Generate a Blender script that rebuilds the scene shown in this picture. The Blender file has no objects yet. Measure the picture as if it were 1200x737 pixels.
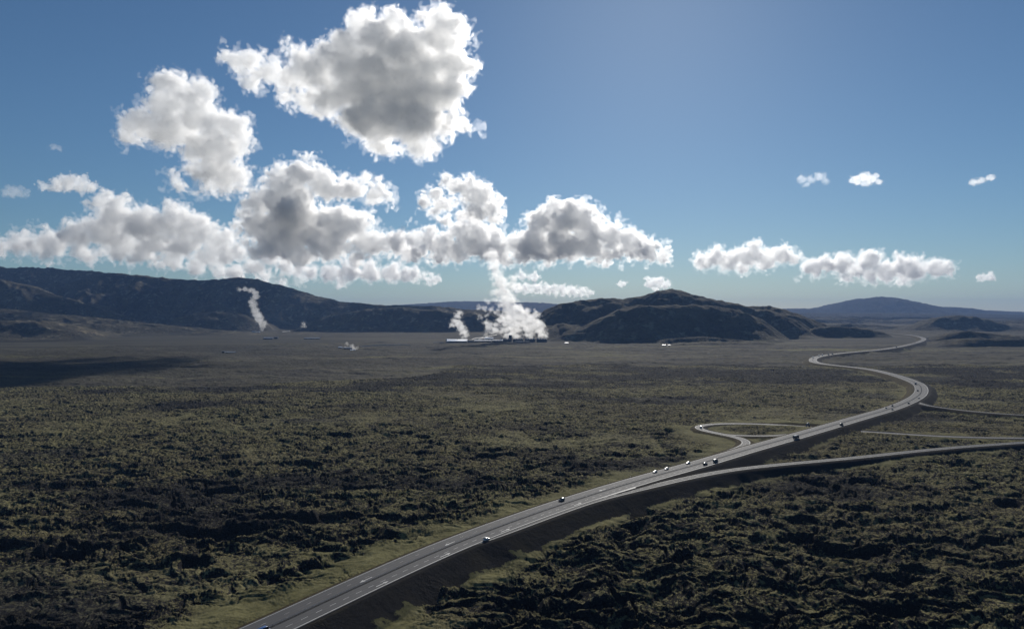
import bpy, bmesh, math, random
import numpy as np
from mathutils import Vector, Matrix

random.seed(7)
scene = bpy.context.scene
COL = scene.collection
R = math.radians

# ------------------------------------------------------------------ camera
CAM_H = 120.0
FPX, CX, CY = 870.0, 600.0, 368.5          # focal length and centre of the photograph in its own pixels
cam_data = bpy.data.cameras.new('camera')
cam_data.sensor_width = 36.0
cam_data.lens = 36.0 * FPX / 1200.0
cam_data.clip_start = 1.0
cam_data.clip_end = 120000.0
cam = bpy.data.objects.new('camera', cam_data)
cam.location = (0, 0, CAM_H)
cam.rotation_euler = (R(90), 0, 0)
COL.objects.link(cam)
scene.camera = cam

# ------------------------------------------------------------------ light
SUN_EL, SUN_AZ = 25.0, 11.0                # sun ahead of the camera, slightly right (azimuth from +Y towards +X)
world = bpy.data.worlds.new("World")
scene.world = world
world.use_nodes = True
wn = world.node_tree
wn.nodes.clear()
sky = wn.nodes.new('ShaderNodeTexSky')
sky.sky_type = 'NISHITA'
sky.sun_disc = False
sky.sun_elevation = R(SUN_EL)
sky.sun_rotation = R(SUN_AZ)
sky.altitude = 300
sky.air_density = 1.0
sky.dust_density = 0.2
sky.ozone_density = 6.5
bgn = wn.nodes.new('ShaderNodeBackground')
bgn.inputs['Strength'].default_value = 0.055
wo = wn.nodes.new('ShaderNodeOutputWorld')
tint = wn.nodes.new('ShaderNodeMix')                 # white balance of the whole sky: a little less violet
tint.data_type = 'RGBA'; tint.blend_type = 'MULTIPLY'
tint.inputs[0].default_value = 1.0
tint.inputs[7].default_value = (1.0, 1.055, 1.01, 1)
wn.links.new(sky.outputs[0], tint.inputs[6])
wn.links.new(tint.outputs[2], bgn.inputs['Color'])
wn.links.new(bgn.outputs[0], wo.inputs['Surface'])

sd = bpy.data.lights.new('sun', 'SUN')
sd.energy = 4.2
sd.angle = R(0.53)
sd.color = (1.0, 0.95, 0.87)
sun = bpy.data.objects.new('sun', sd)
S = Vector((math.sin(R(SUN_AZ)) * math.cos(R(SUN_EL)), math.cos(R(SUN_AZ)) * math.cos(R(SUN_EL)), math.sin(R(SUN_EL))))
sun.rotation_euler = S.to_track_quat('Z', 'Y').to_euler()
sun.location = (0, 0, 2000)
COL.objects.link(sun)

scene.view_settings.view_transform = 'Standard'
scene.view_settings.look = 'None'
scene.view_settings.exposure = 0.0
scene.view_settings.gamma = 1.0
scene.view_settings.use_curve_mapping = False
cy = scene.cycles
cy.max_bounces = 16
cy.diffuse_bounces = 3
cy.glossy_bounces = 2
cy.transmission_bounces = 2
cy.volume_bounces = 14
cy.transparent_max_bounces = 48
cy.use_denoising = True
cy.sample_clamp_indirect = 6.0
cy.caustics_reflective = False
cy.caustics_refractive = False

# ------------------------------------------------------------------ numpy noise
_rs = np.random.RandomState(3)
NP = 4096
_perm = _rs.permutation(NP).astype(np.int32)
_ang = _rs.rand(NP).astype(np.float32) * 2 * np.pi
_gx, _gy = np.cos(_ang), np.sin(_ang)


def perlin(x, y, seed=0):
    x = np.asarray(x, dtype=np.float64) + seed * 17.31
    y = np.asarray(y, dtype=np.float64) + seed * 9.77
    xi = np.floor(x).astype(np.int64); yi = np.floor(y).astype(np.int64)
    xf = (x - xi).astype(np.float32); yf = (y - yi).astype(np.float32)
    u = xf * xf * xf * (xf * (xf * 6 - 15) + 10)
    v = yf * yf * yf * (yf * (yf * 6 - 15) + 10)
    p0 = _perm[xi & (NP - 1)]; p1 = _perm[(xi + 1) & (NP - 1)]
    def g(p, yy, dx, dy):
        k = _perm[(p + yy) & (NP - 1)]
        return _gx[k] * dx + _gy[k] * dy
    a = g(p0, yi, xf, yf); b = g(p1, yi, xf - 1, yf)
    c = g(p0, yi + 1, xf, yf - 1); d = g(p1, yi + 1, xf - 1, yf - 1)
    ab = a + u * (b - a); cd = c + u * (d - c)
    return (ab + v * (cd - ab)) * 1.5


def fbm(x, y, lam, octv=3, seed=0, gain=0.5):
    s = 0; a = 1.0
    for k in range(octv):
        s = s + a * perlin(x / lam * 2 ** k, y / lam * 2 ** k, seed + k * 3)
        a *= gain
    return s


def sstep(a, b, x):
    t = np.clip((x - a) / (b - a), 0, 1)
    return t * t * (3 - 2 * t)


def px2w(px, py, z):
    """the ground point at height z seen at a pixel of the photograph"""
    d = (CAM_H - z) * FPX / (py - CY)
    return ((px - CX) / FPX * d, d)


# ------------------------------------------------------------------ roads: centre lines
def catmull(P, step=5.0):
    P = [np.array(p, float) for p in P]
    P = [2 * P[0] - P[1]] + P + [2 * P[-1] - P[-2]]
    out = []
    for i in range(1, len(P) - 2):
        p0, p1, p2, p3 = P[i - 1:i + 3]
        n = max(2, int(np.linalg.norm(p2[:2] - p1[:2]) / step))
        t0 = 0; t1 = t0 + np.linalg.norm(p1[:2] - p0[:2]) ** .5
        t2 = t1 + np.linalg.norm(p2[:2] - p1[:2]) ** .5; t3 = t2 + np.linalg.norm(p3[:2] - p2[:2]) ** .5
        for k in range(n):
            t = t1 + (t2 - t1) * k / n
            A1 = (t1 - t) / (t1 - t0) * p0 + (t - t0) / (t1 - t0) * p1
            A2 = (t2 - t) / (t2 - t1) * p1 + (t - t1) / (t2 - t1) * p2
            A3 = (t3 - t) / (t3 - t2) * p2 + (t - t2) / (t3 - t2) * p3
            B1 = (t2 - t) / (t2 - t0) * A1 + (t - t0) / (t2 - t0) * A2
            B2 = (t3 - t) / (t3 - t1) * A2 + (t - t1) / (t3 - t1) * A3
            out.append((t2 - t) / (t2 - t1) * B1 + (t - t1) / (t2 - t1) * B2)
    out.append(P[-2])
    Q = np.array(out)
    # even spacing, then smooth away the kinks of hand-read points
    d = np.r_[0, np.cumsum(np.linalg.norm(np.diff(Q[:, :2], axis=0), axis=1))]
    n = max(3, int(d[-1] / step))
    s = np.linspace(0, d[-1], n)
    Q = np.stack([np.interp(s, d, Q[:, k]) for k in range(3)], 1)
    for _ in range(14):
        Q[1:-1] = Q[1:-1] * .5 + (Q[:-2] + Q[2:]) * .25
    return Q


def road_line(picks):
    return catmull([(*px2w(x, y, z), z) for x, y, z in picks])


MAIN = road_line([(218, 780, 5), (312, 737, 5), (460, 668.5, 5), (540, 634.2, 5), (640, 597.3, 5), (720, 571.5, 5), (765, 558.3, 5), (816.7, 544.2, 5),
                  (876.7, 526.6, 5.5), (926.7, 512.6, 6), (980, 497.3, 6.5), (1012, 488, 6), (1043, 479, 5.5), (1066.7, 469.5, 5), (1077, 463, 5), (1080, 457, 5),
                  (1076, 450, 5), (1057.5, 442.3, 5), (1035, 436, 5), (1014, 432, 4.5), (990, 429.2, 4), (967.5, 426.8, 4), (956, 424.6, 4),
                  (952.3, 421.8, 4), (955.5, 419, 4), (964.5, 416.7, 4), (982.5, 414.2, 4), (1002, 412.3, 5), (1026, 410.2, 6), (1047, 407.4, 7),
                  (1065, 403.8, 8), (1077.8, 400.2, 9), (1082.6, 397.4, 10), (1078.5, 394.9, 11), (1068, 392.9, 12), (1053, 391.5, 13), (1035, 390.8, 14)])
RAMP = road_line([(520, 646, 4.9), (570, 631, 4.9), (640, 605.5, 4.9), (700, 585, 4.9), (760, 570.5, 4.6), (810, 559, 4.2), (860, 550, 3.8), (905, 545, 3.6), (960, 540, 3.6), (1000, 536.3, 3.6),
                  (1083, 527.5, 3.8), (1133, 523, 4), (1200, 518.3, 4), (1300, 512, 4), (1420, 506, 4)])
LOOP = road_line([(846, 531.5, 4.9), (862, 526.5, 4.7), (874, 521, 4.3), (876, 517, 4), (870, 513.6, 4), (858, 510.8, 4), (840, 507.5, 4), (824, 504.2, 4), (817, 501.2, 3.5),
                  (819, 498.4, 3), (831, 496.9, 3), (853, 496, 2.5), (886.7, 496.5, 2), (920, 498, 1.5), (951.7, 500.5, 1), (1000, 505, 1), (1033, 506.7, 1),
                  (1066.7, 509, 1), (1116.7, 511.7, 1), (1200, 513.2, 1.5), (1320, 513, 2)])
SLIP = road_line([(848, 508.8, 4), (862, 510.3, 4), (887, 510.7, 4.5), (918, 510.2, 5), (946, 505.5, 6)])
SIDE = road_line([(1074, 470.8, 4.8), (1086.7, 475.3, 4), (1116.7, 479.3, 2), (1150, 483, 2), (1200, 486.3, 2), (1300, 490, 2)])
ROADS = [('side_road', SIDE, 3.6, 3.6), ('ramp', SLIP, 3.5, 3.5), ('loop', LOOP, 4.0, 4.0), ('slip', RAMP, 3.8, 3.8), ('main', MAIN, 9.3, 9.3)]


def seg_dist(X, Y, L):
    """distance to a polyline, its height there, and side (+1 right of it)"""
    best = np.full(X.shape, 1e9, np.float32); z = np.zeros(X.shape, np.float32); side = np.zeros(X.shape, np.float32)
    step = 3
    Q = L[::step] if (len(L) - 1) % step == 0 else np.vstack([L[::step], L[-1:]])
    for i in range(0, len(Q) - 1, 6):
        blk = Q[i:i + 7]
        x0, x1 = blk[:, 0].min() - 220, blk[:, 0].max() + 220
        y0, y1 = blk[:, 1].min() - 220, blk[:, 1].max() + 220
        m = np.nonzero((X > x0) & (X < x1) & (Y > y0) & (Y < y1))[0]
        if not len(m):
            continue
        xm, ym = X[m], Y[m]
        for a, b in zip(blk[:-1], blk[1:]):
            d = b[:2] - a[:2]; l2 = d @ d
            t = np.clip(((xm - a[0]) * d[0] + (ym - a[1]) * d[1]) / l2, 0, 1)
            ex, ey = xm - a[0] - t * d[0], ym - a[1] - t * d[1]
            q = np.hypot(ex, ey)
            w = q < best[m]
            mw = m[w]
            best[mw] = q[w]
            z[mw] = (a[2] + t * (b[2] - a[2]))[w]
            side[mw] = np.sign(ex * d[1] - ey * d[0])[w]
    return best, z, side


# ------------------------------------------------------------------ hills
def ridge(X, Y, pts, D, wf, wb, seed, gully=0.3, base=0.0, warp=150):
    """a ridge line running across, with its crest heights, and slopes towards and away"""
    px = np.array([p[0] for p in pts], float)
    Dv = np.array([p[2] if len(p) > 2 else D for p in pts], float)
    Z = CAM_H + (CY - np.array([p[1] for p in pts], float)) / FPX * Dv - base
    Xs = (px - CX) / FPX * Dv
    zr = np.interp(X, Xs, Z, left=0, right=0)
    dr = np.interp(X, Xs, Dv)
    w0 = (Xs[-1] - Xs[0]) * .03 + 20
    zr = zr * sstep(Xs[0] - 1, Xs[0] + w0, X) * (1 - sstep(Xs[-1] - w0, Xs[-1] + 1, X))
    n1 = fbm(X, Y, 620, 4, seed)
    dy = Y - dr
    ws = np.clip(zr / max(Z.max(), 1), .08, 1) ** .6
    u = np.where(dy < 0, dy / (wf * ws), dy / (wb * ws))
    u = u + n1 * warp / wf * np.clip(np.abs(u) * 2, 0, 1)
    prof = np.clip(1.12 - np.sqrt(u * u + .0144), 0, 1)
    prof = prof ** 1.25
    n2 = 1 - np.abs(fbm(X, Y * .55, 260, 3, seed + 5)) * 2.2
    off = np.clip(1 - prof, 0, 1) * np.clip(prof * 4, 0, 1)
    return zr * prof * (1 + gully * off * (n2 - .45)) + zr * .018 * fbm(X, Y, 70, 3, seed + 9) * prof ** .5


R1 = [(-400, 330), (-160, 318), (-60, 311), (0, 313.5), (30, 313), (60, 315), (110, 317.5), (160, 321.5), (200, 326), (240, 328), (262, 327), (283, 324.5), (302, 327),
      (330, 334), (370, 346), (400, 353), (440, 356), (490, 357), (515, 358), (540, 361), (580, 363), (640, 365), (700, 370)]
R1 = [(a, b, 6300 - 700 * min(1, max(0, (a - 200) / 300))) for a, b in R1]
R0B = [(-500, 330), (-200, 318), (-20, 325), (5, 329), (40, 338), (80, 351), (110, 361), (140, 370), (180, 382)]
R0 = [(-600, 350), (-200, 356), (0, 362), (60, 368), (100, 372), (150, 377), (200, 382), (250, 387), (300, 391), (345, 398)]
R00 = [(-300, 378), (0, 377), (40, 379), (80, 388), (105, 398), (130, 404)]
RM = [(205, 374), (225, 368), (250, 366), (275, 368), (300, 378), (320, 388)]
RC1 = [(340, 385), (365, 376), (395, 368), (430, 363), (470, 361), (510, 363), (550, 366), (590, 370), (620, 374), (650, 384)]
RC2 = [(400, 391), (430, 384), (460, 380), (500, 379), (530, 383), (560, 390)]
R2 = [(622, 372), (640, 364), (655, 357), (680, 352.5), (715, 351), (730, 351.5), (750, 348), (770, 342.5), (785, 340), (797, 341.5), (810, 346), (840, 351), (865, 357),
      (880, 360), (900, 359.5), (915, 362.5), (932, 368), (952, 376), (985, 388), (1010, 395)]
R2B = [(650, 392), (680, 384), (700, 374), (725, 362), (750, 358), (790, 357), (840, 359), (870, 364), (895, 376), (912, 388), (930, 400)]
R2C = [(590, 385), (620, 381), (660, 383), (690, 388), (720, 397)]
K1 = [(640, 399), (665, 391), (690, 390), (710, 396), (735, 402)]
K2 = [(690, 402), (715, 396), (740, 392), (770, 397), (800, 402)]
K3 = [(780, 406), (800, 401), (850, 399.5), (900, 401), (925, 406)]
K4 = [(760, 400), (790, 397), (820, 394), (860, 397), (910, 401)]
K5 = [(905, 404), (935, 393), (955, 386), (980, 384), (1010, 386), (1035, 391), (1050, 396)]
K6 = [(1085, 407), (1110, 403), (1130, 397), (1150, 396), (1170, 398), (1200, 397), (1260, 399), (1330, 406)]
K7 = [(1090, 399), (1115, 392), (1135, 388), (1160, 391), (1200, 394), (1240, 398)]
K8 = [(1065, 388), (1085, 380), (1102, 373), (1120, 370.5), (1140, 371), (1160, 375), (1185, 382), (1215, 388)]
K9 = [(900, 380), (940, 376), (970, 374.5), (1000, 373), (1030, 375), (1060, 376), (1090, 374), (1130, 376), (1200, 374.5), (1300, 376), (1400, 380)]
K10 = [(1160, 386), (1190, 381), (1230, 377), (1300, 380), (1400, 386)]
R8 = [(860, 371), (900, 366.5), (950, 366), (968, 364), (985, 359), (1005, 355), (1030, 352.3), (1045, 353), (1065, 357), (1085, 361), (1100, 364), (1120, 364.5), (1137, 365.5), (1145, 367.5),
      (1170, 368.7), (1200, 370), (1300, 372), (1500, 375)]
K11 = [(925, 389), (960, 381), (990, 379), (1030, 381), (1060, 383), (1090, 384)]
K12 = [(1080, 384), (1130, 380), (1180, 376), (1230, 375), (1300, 376), (1400, 380)]
K13 = [(900, 373), (930, 371), (980, 370.5), (1040, 371.5), (1100, 372.5), (1160, 372), (1220, 372.5), (1320, 374)]
R8B = [(880, 374), (930, 371), (980, 371), (1050, 371), (1100, 371.5), (1200, 373), (1400, 374)]
R9 = [(420, 364), (490, 360), (530, 357.5), (560, 357), (600, 358), (640, 359), (680, 362), (760, 366)]


def hills(X, Y):
    h = np.zeros(X.shape)
    def up(*a, **k):
        nonlocal h
        h = np.maximum(h, ridge(X, Y, *a, **k))
    up(R1, 6300, 1000, 2500, 11, gully=.5, base=25, warp=190)
    up(R0B, 4900, 480, 1300, 21, base=12, gully=.4)
    up(RM, 4950, 330, 900, 23, base=12)
    up(R0, 4100, 620, 1300, 22, gully=.25, base=8)
    up(R00, 3400, 230, 800, 27, gully=.3, warp=70)
    up(RC1, 4850, 250, 900, 24, base=13, gully=.45, warp=90)
    up(R2, 3950, 560, 1300, 31, base=5, gully=.5)
    up(R2B, 3420, 330, 700, 32, gully=.22, base=3, warp=70)
    up(R2C, 3620, 230, 500, 36, base=3, warp=60)
    up(K1, 3330, 90, 350, 33, warp=40)
    up(K2, 3180, 80, 250, 34, warp=30)
    up(K3, 2960, 40, 260, 35, warp=15, gully=.2)
    up(K4, 3080, 60, 260, 44, warp=30)
    up(K5, 3680, 120, 600, 37, base=2, gully=.2, warp=40)
    up(K6, 2820, 70, 300, 38, warp=40, gully=.5)
    up(K7, 3300, 100, 300, 39, warp=50, gully=.5)
    up(K8, 4900, 230, 800, 40, base=12, warp=60)
    up(K9, 7200, 190, 1200, 41, base=28, gully=.5)
    up(K11, 5300, 150, 700, 47, base=15, gully=.5)
    up(K12, 5900, 140, 800, 48, base=20, gully=.5)
    up(K13, 8600, 230, 900, 49, base=35, gully=.5)
    up(K10, 5600, 220, 800, 45, base=18, gully=.5)
    up(R8, 14000, 2200, 3500, 42, base=0, gully=.15)
    up(R8B, 10500, 900, 2500, 46, base=0, gully=.3)
    up(R9, 16000, 2500, 3500, 43, base=0, gully=.15)
    return h


def lava_edge(X, Y):
    px = CX + FPX * X / np.maximum(Y, 50)
    B = np.interp(px, [-300, 0, 200, 330, 470, 505, 530, 700, 1200, 1500], [1250, 1230, 1280, 1330, 1400, 1480, 1720, 1790, 1760, 1750])
    return B + fbm(X, Y, 180, 3, 77) * 90


def terrain(X, Y, detail=True):
    """heights and surface masks of the ground at world points (flat arrays)"""
    X = X.astype(np.float64); Y = Y.astype(np.float64)
    r = np.hypot(X, Y)
    near = r < 3200
    base = 12 * sstep(2600, 4800, Y) + 20 * sstep(4800, 8000, Y) + 40 * sstep(7000, 15000, Y)
    hl = np.zeros(X.shape)
    far = (r > 2300) & (Y > 500)
    hl[far] = hills(X[far], Y[far])
    h = base + hl
    h += fbm(X, Y, 420, 2, 1) * 2.2 * (1 - sstep(3000, 6000, r))
    h += fbm(X, Y, 900, 2, 2) * 6 * sstep(2500, 7000, r)
    hm = far & (hl > 4)
    h[hm] += (fbm(X[hm], Y[hm], 240, 2, 6) * 7 * sstep(60, 200, hl[hm]) + (1 - 2.4 * np.abs(fbm(X[hm], Y[hm], 110, 2, 7))) * 4.5 * sstep(10, 90, hl[hm])
              + fbm(X[hm], Y[hm], 40, 2, 4) * 2.2 * sstep(4, 40, hl[hm]))
    # distance to roads
    dmin = np.full(X.shape, 1e6); clampers = []
    sel = np.nonzero((r < 5200) & (X > -900) & (X < 3200) & (Y > 150))[0]
    for nm, L, wl, wr in ROADS:
        d = np.full(X.shape, 1e6, np.float32); z = np.zeros(X.shape, np.float32); s = np.zeros(X.shape, np.float32)
        if len(sel):
            a, b, c = seg_dist(X[sel], Y[sel], L)
            d[sel], z[sel], s[sel] = a, b, c
        clampers.append((d, z, s, wl, nm))
        dmin = np.minimum(dmin, d - wl)
    # lava roughness
    edge = lava_edge(X, Y)
    lava = 1 - sstep(-12, 14, Y - edge)
    big = fbm(X, Y, 230, 3, 50)
    cwx, cwy = fbm(X, Y, 60, 3, 54) * 45, fbm(X, Y, 60, 3, 57) * 45
    calm = sstep(.32, .62, fbm(X + cwx, (Y + cwy) * 1.3, 210, 5, 51, .62) + .10 * sstep(700, 350, r))             # patches where the moss lies smooth
    rough = lava * (1 - .55 * calm)
    wide = .95 + .75 * sstep(650, 300, Y)
    sm = clampers[-1]; rside = (sm[2] > 0) & (sm[0] < 400)
    wide = wide * np.where(rside, .55 + .5 * sstep(.1, .6, fbm(X, Y, 120, 2, 99)), 1)
    va = wide * (10 + fbm(X, Y, 45, 3, 52) * 14)
    verge = 1 - sstep(0, 1, (dmin - va) / (wide * np.clip(20 + fbm(X, Y, 60, 3, 53) * 18, 8, 60)))
    rough = rough * (1 - .90 * verge)
    if near.any():
        x, y = X[near], Y[near]
        wx = fbm(x, y, 26, 2, 60) * 9; wy = fbm(x, y, 26, 2, 64) * 9
        xw, yw = x + wx, y + wy
        m = np.zeros(x.shape)
        b1 = perlin(xw / 55, yw / 38, 70); b2 = perlin(xw / 30, yw / 16, 71)
        b3 = perlin(xw / 13, yw / 8.5, 72); b4 = perlin(xw / 6, yw / 4.4, 73)
        b5 = perlin(xw / 2.6, yw / 2.4, 74); b6 = perlin(xw / 1.35, yw / 1.3, 75)
        rn = np.hypot(x, y)
        close = sstep(900, 380, rn)
        c2 = sstep(470, 330, y)
        m += (.8 + 1.8 * close + 1.8 * c2) * (1.7 * np.abs(b1) - .55) + (1.1 + 1.3 * close) * (1.8 * np.abs(b2) - .55)
        m += 1.25 * (2.0 * np.abs(b3) - .6) + .95 * (1.9 * np.abs(b4) - .55)
        m += .70 * (1.8 * np.abs(b5) - .5) + .42 * (1.7 * np.abs(b6) - .5)
        m += .9 * (2.0 * np.abs(perlin((x + wx * 2) / 70, (y + wy) / 13, 78)) - .6)
        pit = sstep(.45, .62, fbm(xw, yw * 1.3, 46, 2, 80))
        m -= (1.8 + 2.6 * close + 1.0 * c2) * pit
        crack = sstep(.05, .0, np.abs(fbm(x + wx * 2, y * 1.5 + wy * 2, 95, 2, 83)))
        m -= (1.6 + 1.6 * close) * crack
        soft = 1.0 * b1 + .7 * b2 + .35 * b3 + .4 * np.abs(b4) + .35 * np.abs(b5) + .22 * np.abs(b6)
        rr = rough[near]
        h[near] += rr * m * .95 + (1 - rr) * soft * (1.1 - .5 * verge[near]) + (1 - lava[near]) * (fbm(x, y, 170, 3, 87) * 5.0 + 2.2 * np.abs(perlin(x / 40, y / 30, 88)) + 1.6 * np.abs(perlin(x / 16, y / 13, 89)) + .8 * np.abs(b4))
    h += (lava - 1) * 3.5 * (1 - sstep(3000, 4500, r))
    for d, z, s, w, nm in clampers:
        if nm == 'main':
            h += np.where((s < 0) & (d < 200) & (Y < 900), (1 - sstep(10, 130, d)) * 1.6, 0)
            h -= np.where((s > 0) & (d < 200) & (Y < 700), (1 - sstep(10, 110, d)) * 1.3, 0)
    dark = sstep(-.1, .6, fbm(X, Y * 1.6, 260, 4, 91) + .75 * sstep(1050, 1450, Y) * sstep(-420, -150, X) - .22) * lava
    bank = np.zeros(X.shape); soil = np.zeros(X.shape)
    ragged = np.where(dmin < 60, fbm(X, Y, 24, 4, 95), 0)
    for d, z, s, w, nm in clampers:
        marg = 1.2 + r * .0022
        zz = z - .22
        sl = (.60 + .05 * ragged) * np.clip(d - w - marg, 0, None)
        lo, hi = zz - sl, zz + sl * .55
        h2 = np.clip(h, lo, hi)
        in_ = d < 400
        gr = np.where(in_, np.maximum(sstep(.05, .6, np.abs(h2 - h)), 1 - sstep(1.5, 6, d - w)), 0)
        bank = np.maximum(bank, gr * (1 - sstep(12 + 8 * ragged, 24 + 14 * ragged, d - w)))
        h = np.where(in_, h2, h)
        soil = np.where(d - w < 40, sstep(.5, -.5, s) if nm in ('main', 'loop') else (0 if nm == 'slip' else .5), soil)
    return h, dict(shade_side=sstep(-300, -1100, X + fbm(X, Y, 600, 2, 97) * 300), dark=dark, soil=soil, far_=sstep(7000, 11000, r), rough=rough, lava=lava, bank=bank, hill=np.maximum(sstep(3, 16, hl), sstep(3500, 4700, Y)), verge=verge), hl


# ------------------------------------------------------------------ materials
def node_mat(name):
    m = bpy.data.materials.new(name)
    m.use_nodes = True
    nt = m.node_tree
    nt.nodes.clear()
    out = nt.nodes.new('ShaderNodeOutputMaterial')
    return m, nt, out


class NT:
    def __init__(s, nt): s.nt = nt
    def n(s, typ, **k):
        o = s.nt.nodes.new(typ)
        for a, b in k.items():
            setattr(o, a, b)
        return o
    def link(s, a, b): s.nt.links.new(a, b)
    def attr(s, name):
        o = s.n('ShaderNodeAttribute'); o.attribute_name = name; return o.outputs['Fac']
    def noise(s, vec, scale, detail=4, rough=.55, dist=0.0):
        o = s.n('ShaderNodeTexNoise'); o.inputs['Scale'].default_value = scale
        o.inputs['Detail'].default_value = detail; o.inputs['Roughness'].default_value = rough
        o.inputs['Distortion'].default_value = dist
        s.link(vec, o.inputs['Vector']); return o.outputs['Fac']
    def ramp(s, fac, a, b):
        o = s.n('ShaderNodeMapRange'); o.interpolation_type = 'SMOOTHSTEP'
        o.inputs['From Min'].default_value = a; o.inputs['From Max'].default_value = b
        s.link(fac, o.inputs['Value']); return o.outputs['Result']
    def math(s, op, a, b=None):
        o = s.n('ShaderNodeMath', operation=op)
        for i, v in enumerate((a, b)):
            if v is None: continue
            if isinstance(v, (int, float)): o.inputs[i].default_value = v
            else: s.link(v, o.inputs[i])
        return o.outputs[0]
    def mix(s, fac, a, b):
        o = s.n('ShaderNodeMix', data_type='RGBA')
        for sock, v in ((o.inputs[0], fac), (o.inputs[6], a), (o.inputs[7], b)):
            if isinstance(v, (int, float)): sock.default_value = v
            elif isinstance(v, tuple): sock.default_value = (*v, 1)
            else: s.link(v, sock)
        return o.outputs[2]


def ground_material():
    m, nt, out = node_mat('moss_and_lava')
    t = NT(nt)
    geo = t.n('ShaderNodeNewGeometry'); pos = geo.outputs['Position']
    sep = t.n('ShaderNodeSeparateXYZ'); t.link(geo.outputs['Normal'], sep.inputs[0]); nz = sep.outputs['Z']
    rough, lava, bank, hill, verge, dark, soil, far_ = (t.attr(a) for a in ('rough', 'lava', 'bank', 'hill', 'verge', 'dark', 'soil', 'far_'))
    n_big = t.noise(pos, .006, 4)
    n_mid = t.noise(pos, .045, 5, .6)
    n_sm = t.noise(pos, .35, 6, .65)
    n_fine = t.noise(pos, 1.6, 4, .65)
    moss = t.mix(t.ramp(n_mid, .35, .68), (.084, .080, .036), (.156, .142, .064))
    moss = t.mix(t.ramp(n_sm, .4, .72), moss, (.27, .24, .125))
    moss = t.mix(t.ramp(n_big, .42, .62), moss, t.mix(.4, moss, (.110, .088, .056)))
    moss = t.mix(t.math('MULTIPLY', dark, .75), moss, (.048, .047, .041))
    moss = t.mix(t.math('MULTIPLY', verge, .6), moss, t.mix(t.ramp(n_mid, .4, .62), (.105, .098, .042), (.170, .158, .072)))
    rock = t.mix(t.ramp(n_fine, .35, .7), (.012, .012, .013), (.036, .033, .031))
    n_sp = t.noise(pos, .85, 3, .6)
    # bare rock where the lava is rough
    cover = t.math('ADD', t.math('ADD', t.math('MULTIPLY', n_sm, .50), t.math('MULTIPLY', n_mid, .22)), t.math('MULTIPLY', n_sp, .40))
    cover = t.math('ADD', cover, t.math('MULTIPLY', verge, .07))
    steep = t.math('MULTIPLY', t.ramp(nz, .93, .74), t.math('MULTIPLY', lava, .11))
    cover = t.math('SUBTRACT', cover, steep)
    cover = t.math('SUBTRACT', cover, t.math('ADD', t.math('MULTIPLY', rough, .05), t.math('MULTIPLY', dark, .06)))
    mosscov = t.ramp(cover, .475, .52)
    col = t.mix(mosscov, rock, moss)
    # grassy plain beyond the lava
    band = t.n('ShaderNodeMapping'); band.inputs['Scale'].default_value = (.0008, .0045, .01)
    t.link(pos, band.inputs['Vector'])
    n_band = t.noise(band.outputs[0], 1.0, 5, .6)
    plain = t.mix(t.ramp(n_band, .40, .56), (.066, .059, .040), (.112, .101, .069))
    band2 = t.n('ShaderNodeMapping'); band2.inputs['Scale'].default_value = (.0015, .0085, .01); band2.inputs['Location'].default_value = (5, 3, 0)
    t.link(pos, band2.inputs['Vector'])
    n_b2 = t.noise(band2.outputs[0], 1.0, 6, .65)
    plain = t.mix(t.ramp(n_b2, .50, .58), plain, (.050, .046, .038))
    plain = t.mix(t.math('MULTIPLY', t.ramp(n_b2, .47, .38), t.ramp(n_band, .45, .6)), plain, (.190, .176, .082))
    plain = t.mix(t.ramp(n_mid, .5, .75), plain, (.115, .095, .070))
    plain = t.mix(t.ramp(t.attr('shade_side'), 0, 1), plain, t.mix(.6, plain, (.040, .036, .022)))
    plain = t.mix(t.math('MULTIPLY', t.ramp(n_sm, .5, .6), .55), plain, (.050, .047, .040))
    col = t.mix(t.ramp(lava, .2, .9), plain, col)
    hillc = t.mix(t.ramp(n_big, .35, .65), (.060, .055, .040), (.110, .095, .062))
    n_h = t.noise(pos, .02, 6, .62)
    hillc = t.mix(t.ramp(n_h, .54, .66), hillc, (.220, .190, .130))  # tan patches: sunlit spots on the slopes painted into the hill colour
    n_h2 = t.noise(pos, .06, 5, .65)
    hillc = t.mix(t.ramp(n_h2, .54, .64), hillc, (.032, .030, .027))
    hillc = t.mix(far_, hillc, (.030, .030, .026))
    col = t.mix(hill, col, hillc)
    gravel = t.mix(t.ramp(n_fine, .3, .7), (.013, .013, .014), (.028, .025, .023))
    gravel = t.mix(t.math('MULTIPLY', t.ramp(n_mid, .42, .66), .7), gravel, (.030, .026, .018))
    gravel = t.mix(soil, gravel, t.mix(t.ramp(n_sm, .35, .65), (.046, .035, .020), (.070, .058, .028)))
    bk = t.math('ADD', bank, t.math('MULTIPLY', t.math('SUBTRACT', t.math('ADD', t.math('MULTIPLY', n_sm, .6), t.math('MULTIPLY', n_mid, .4)), .5), 3.0))
    col = t.mix(t.math('MULTIPLY', t.ramp(bk, .35, .55), t.ramp(bank, .02, .12)), col, gravel)
    b = t.n('ShaderNodeBsdfPrincipled')
    b.inputs['Roughness'].default_value = 1.0
    b.inputs['Specular IOR Level'].default_value = 0.03
    t.link(col, b.inputs['Base Color'])
    hsum = t.math('ADD', t.math('ADD', t.math('MULTIPLY', n_sm, 2.2), t.math('MULTIPLY', n_fine, .6)), t.math('MULTIPLY', t.math('MULTIPLY', n_h, hill), 14.0))
    st = t.math('ADD', t.math('MAXIMUM', rough, t.math('MULTIPLY', hill, .9)), .15)
    bu = t.n('ShaderNodeBump'); bu.inputs['Distance'].default_value = 1.0
    t.link(hsum, bu.inputs['Height'])
    t.link(st, bu.inputs['Strength'])
    t.link(bu.outputs[0], b.inputs['Normal'])
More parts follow.
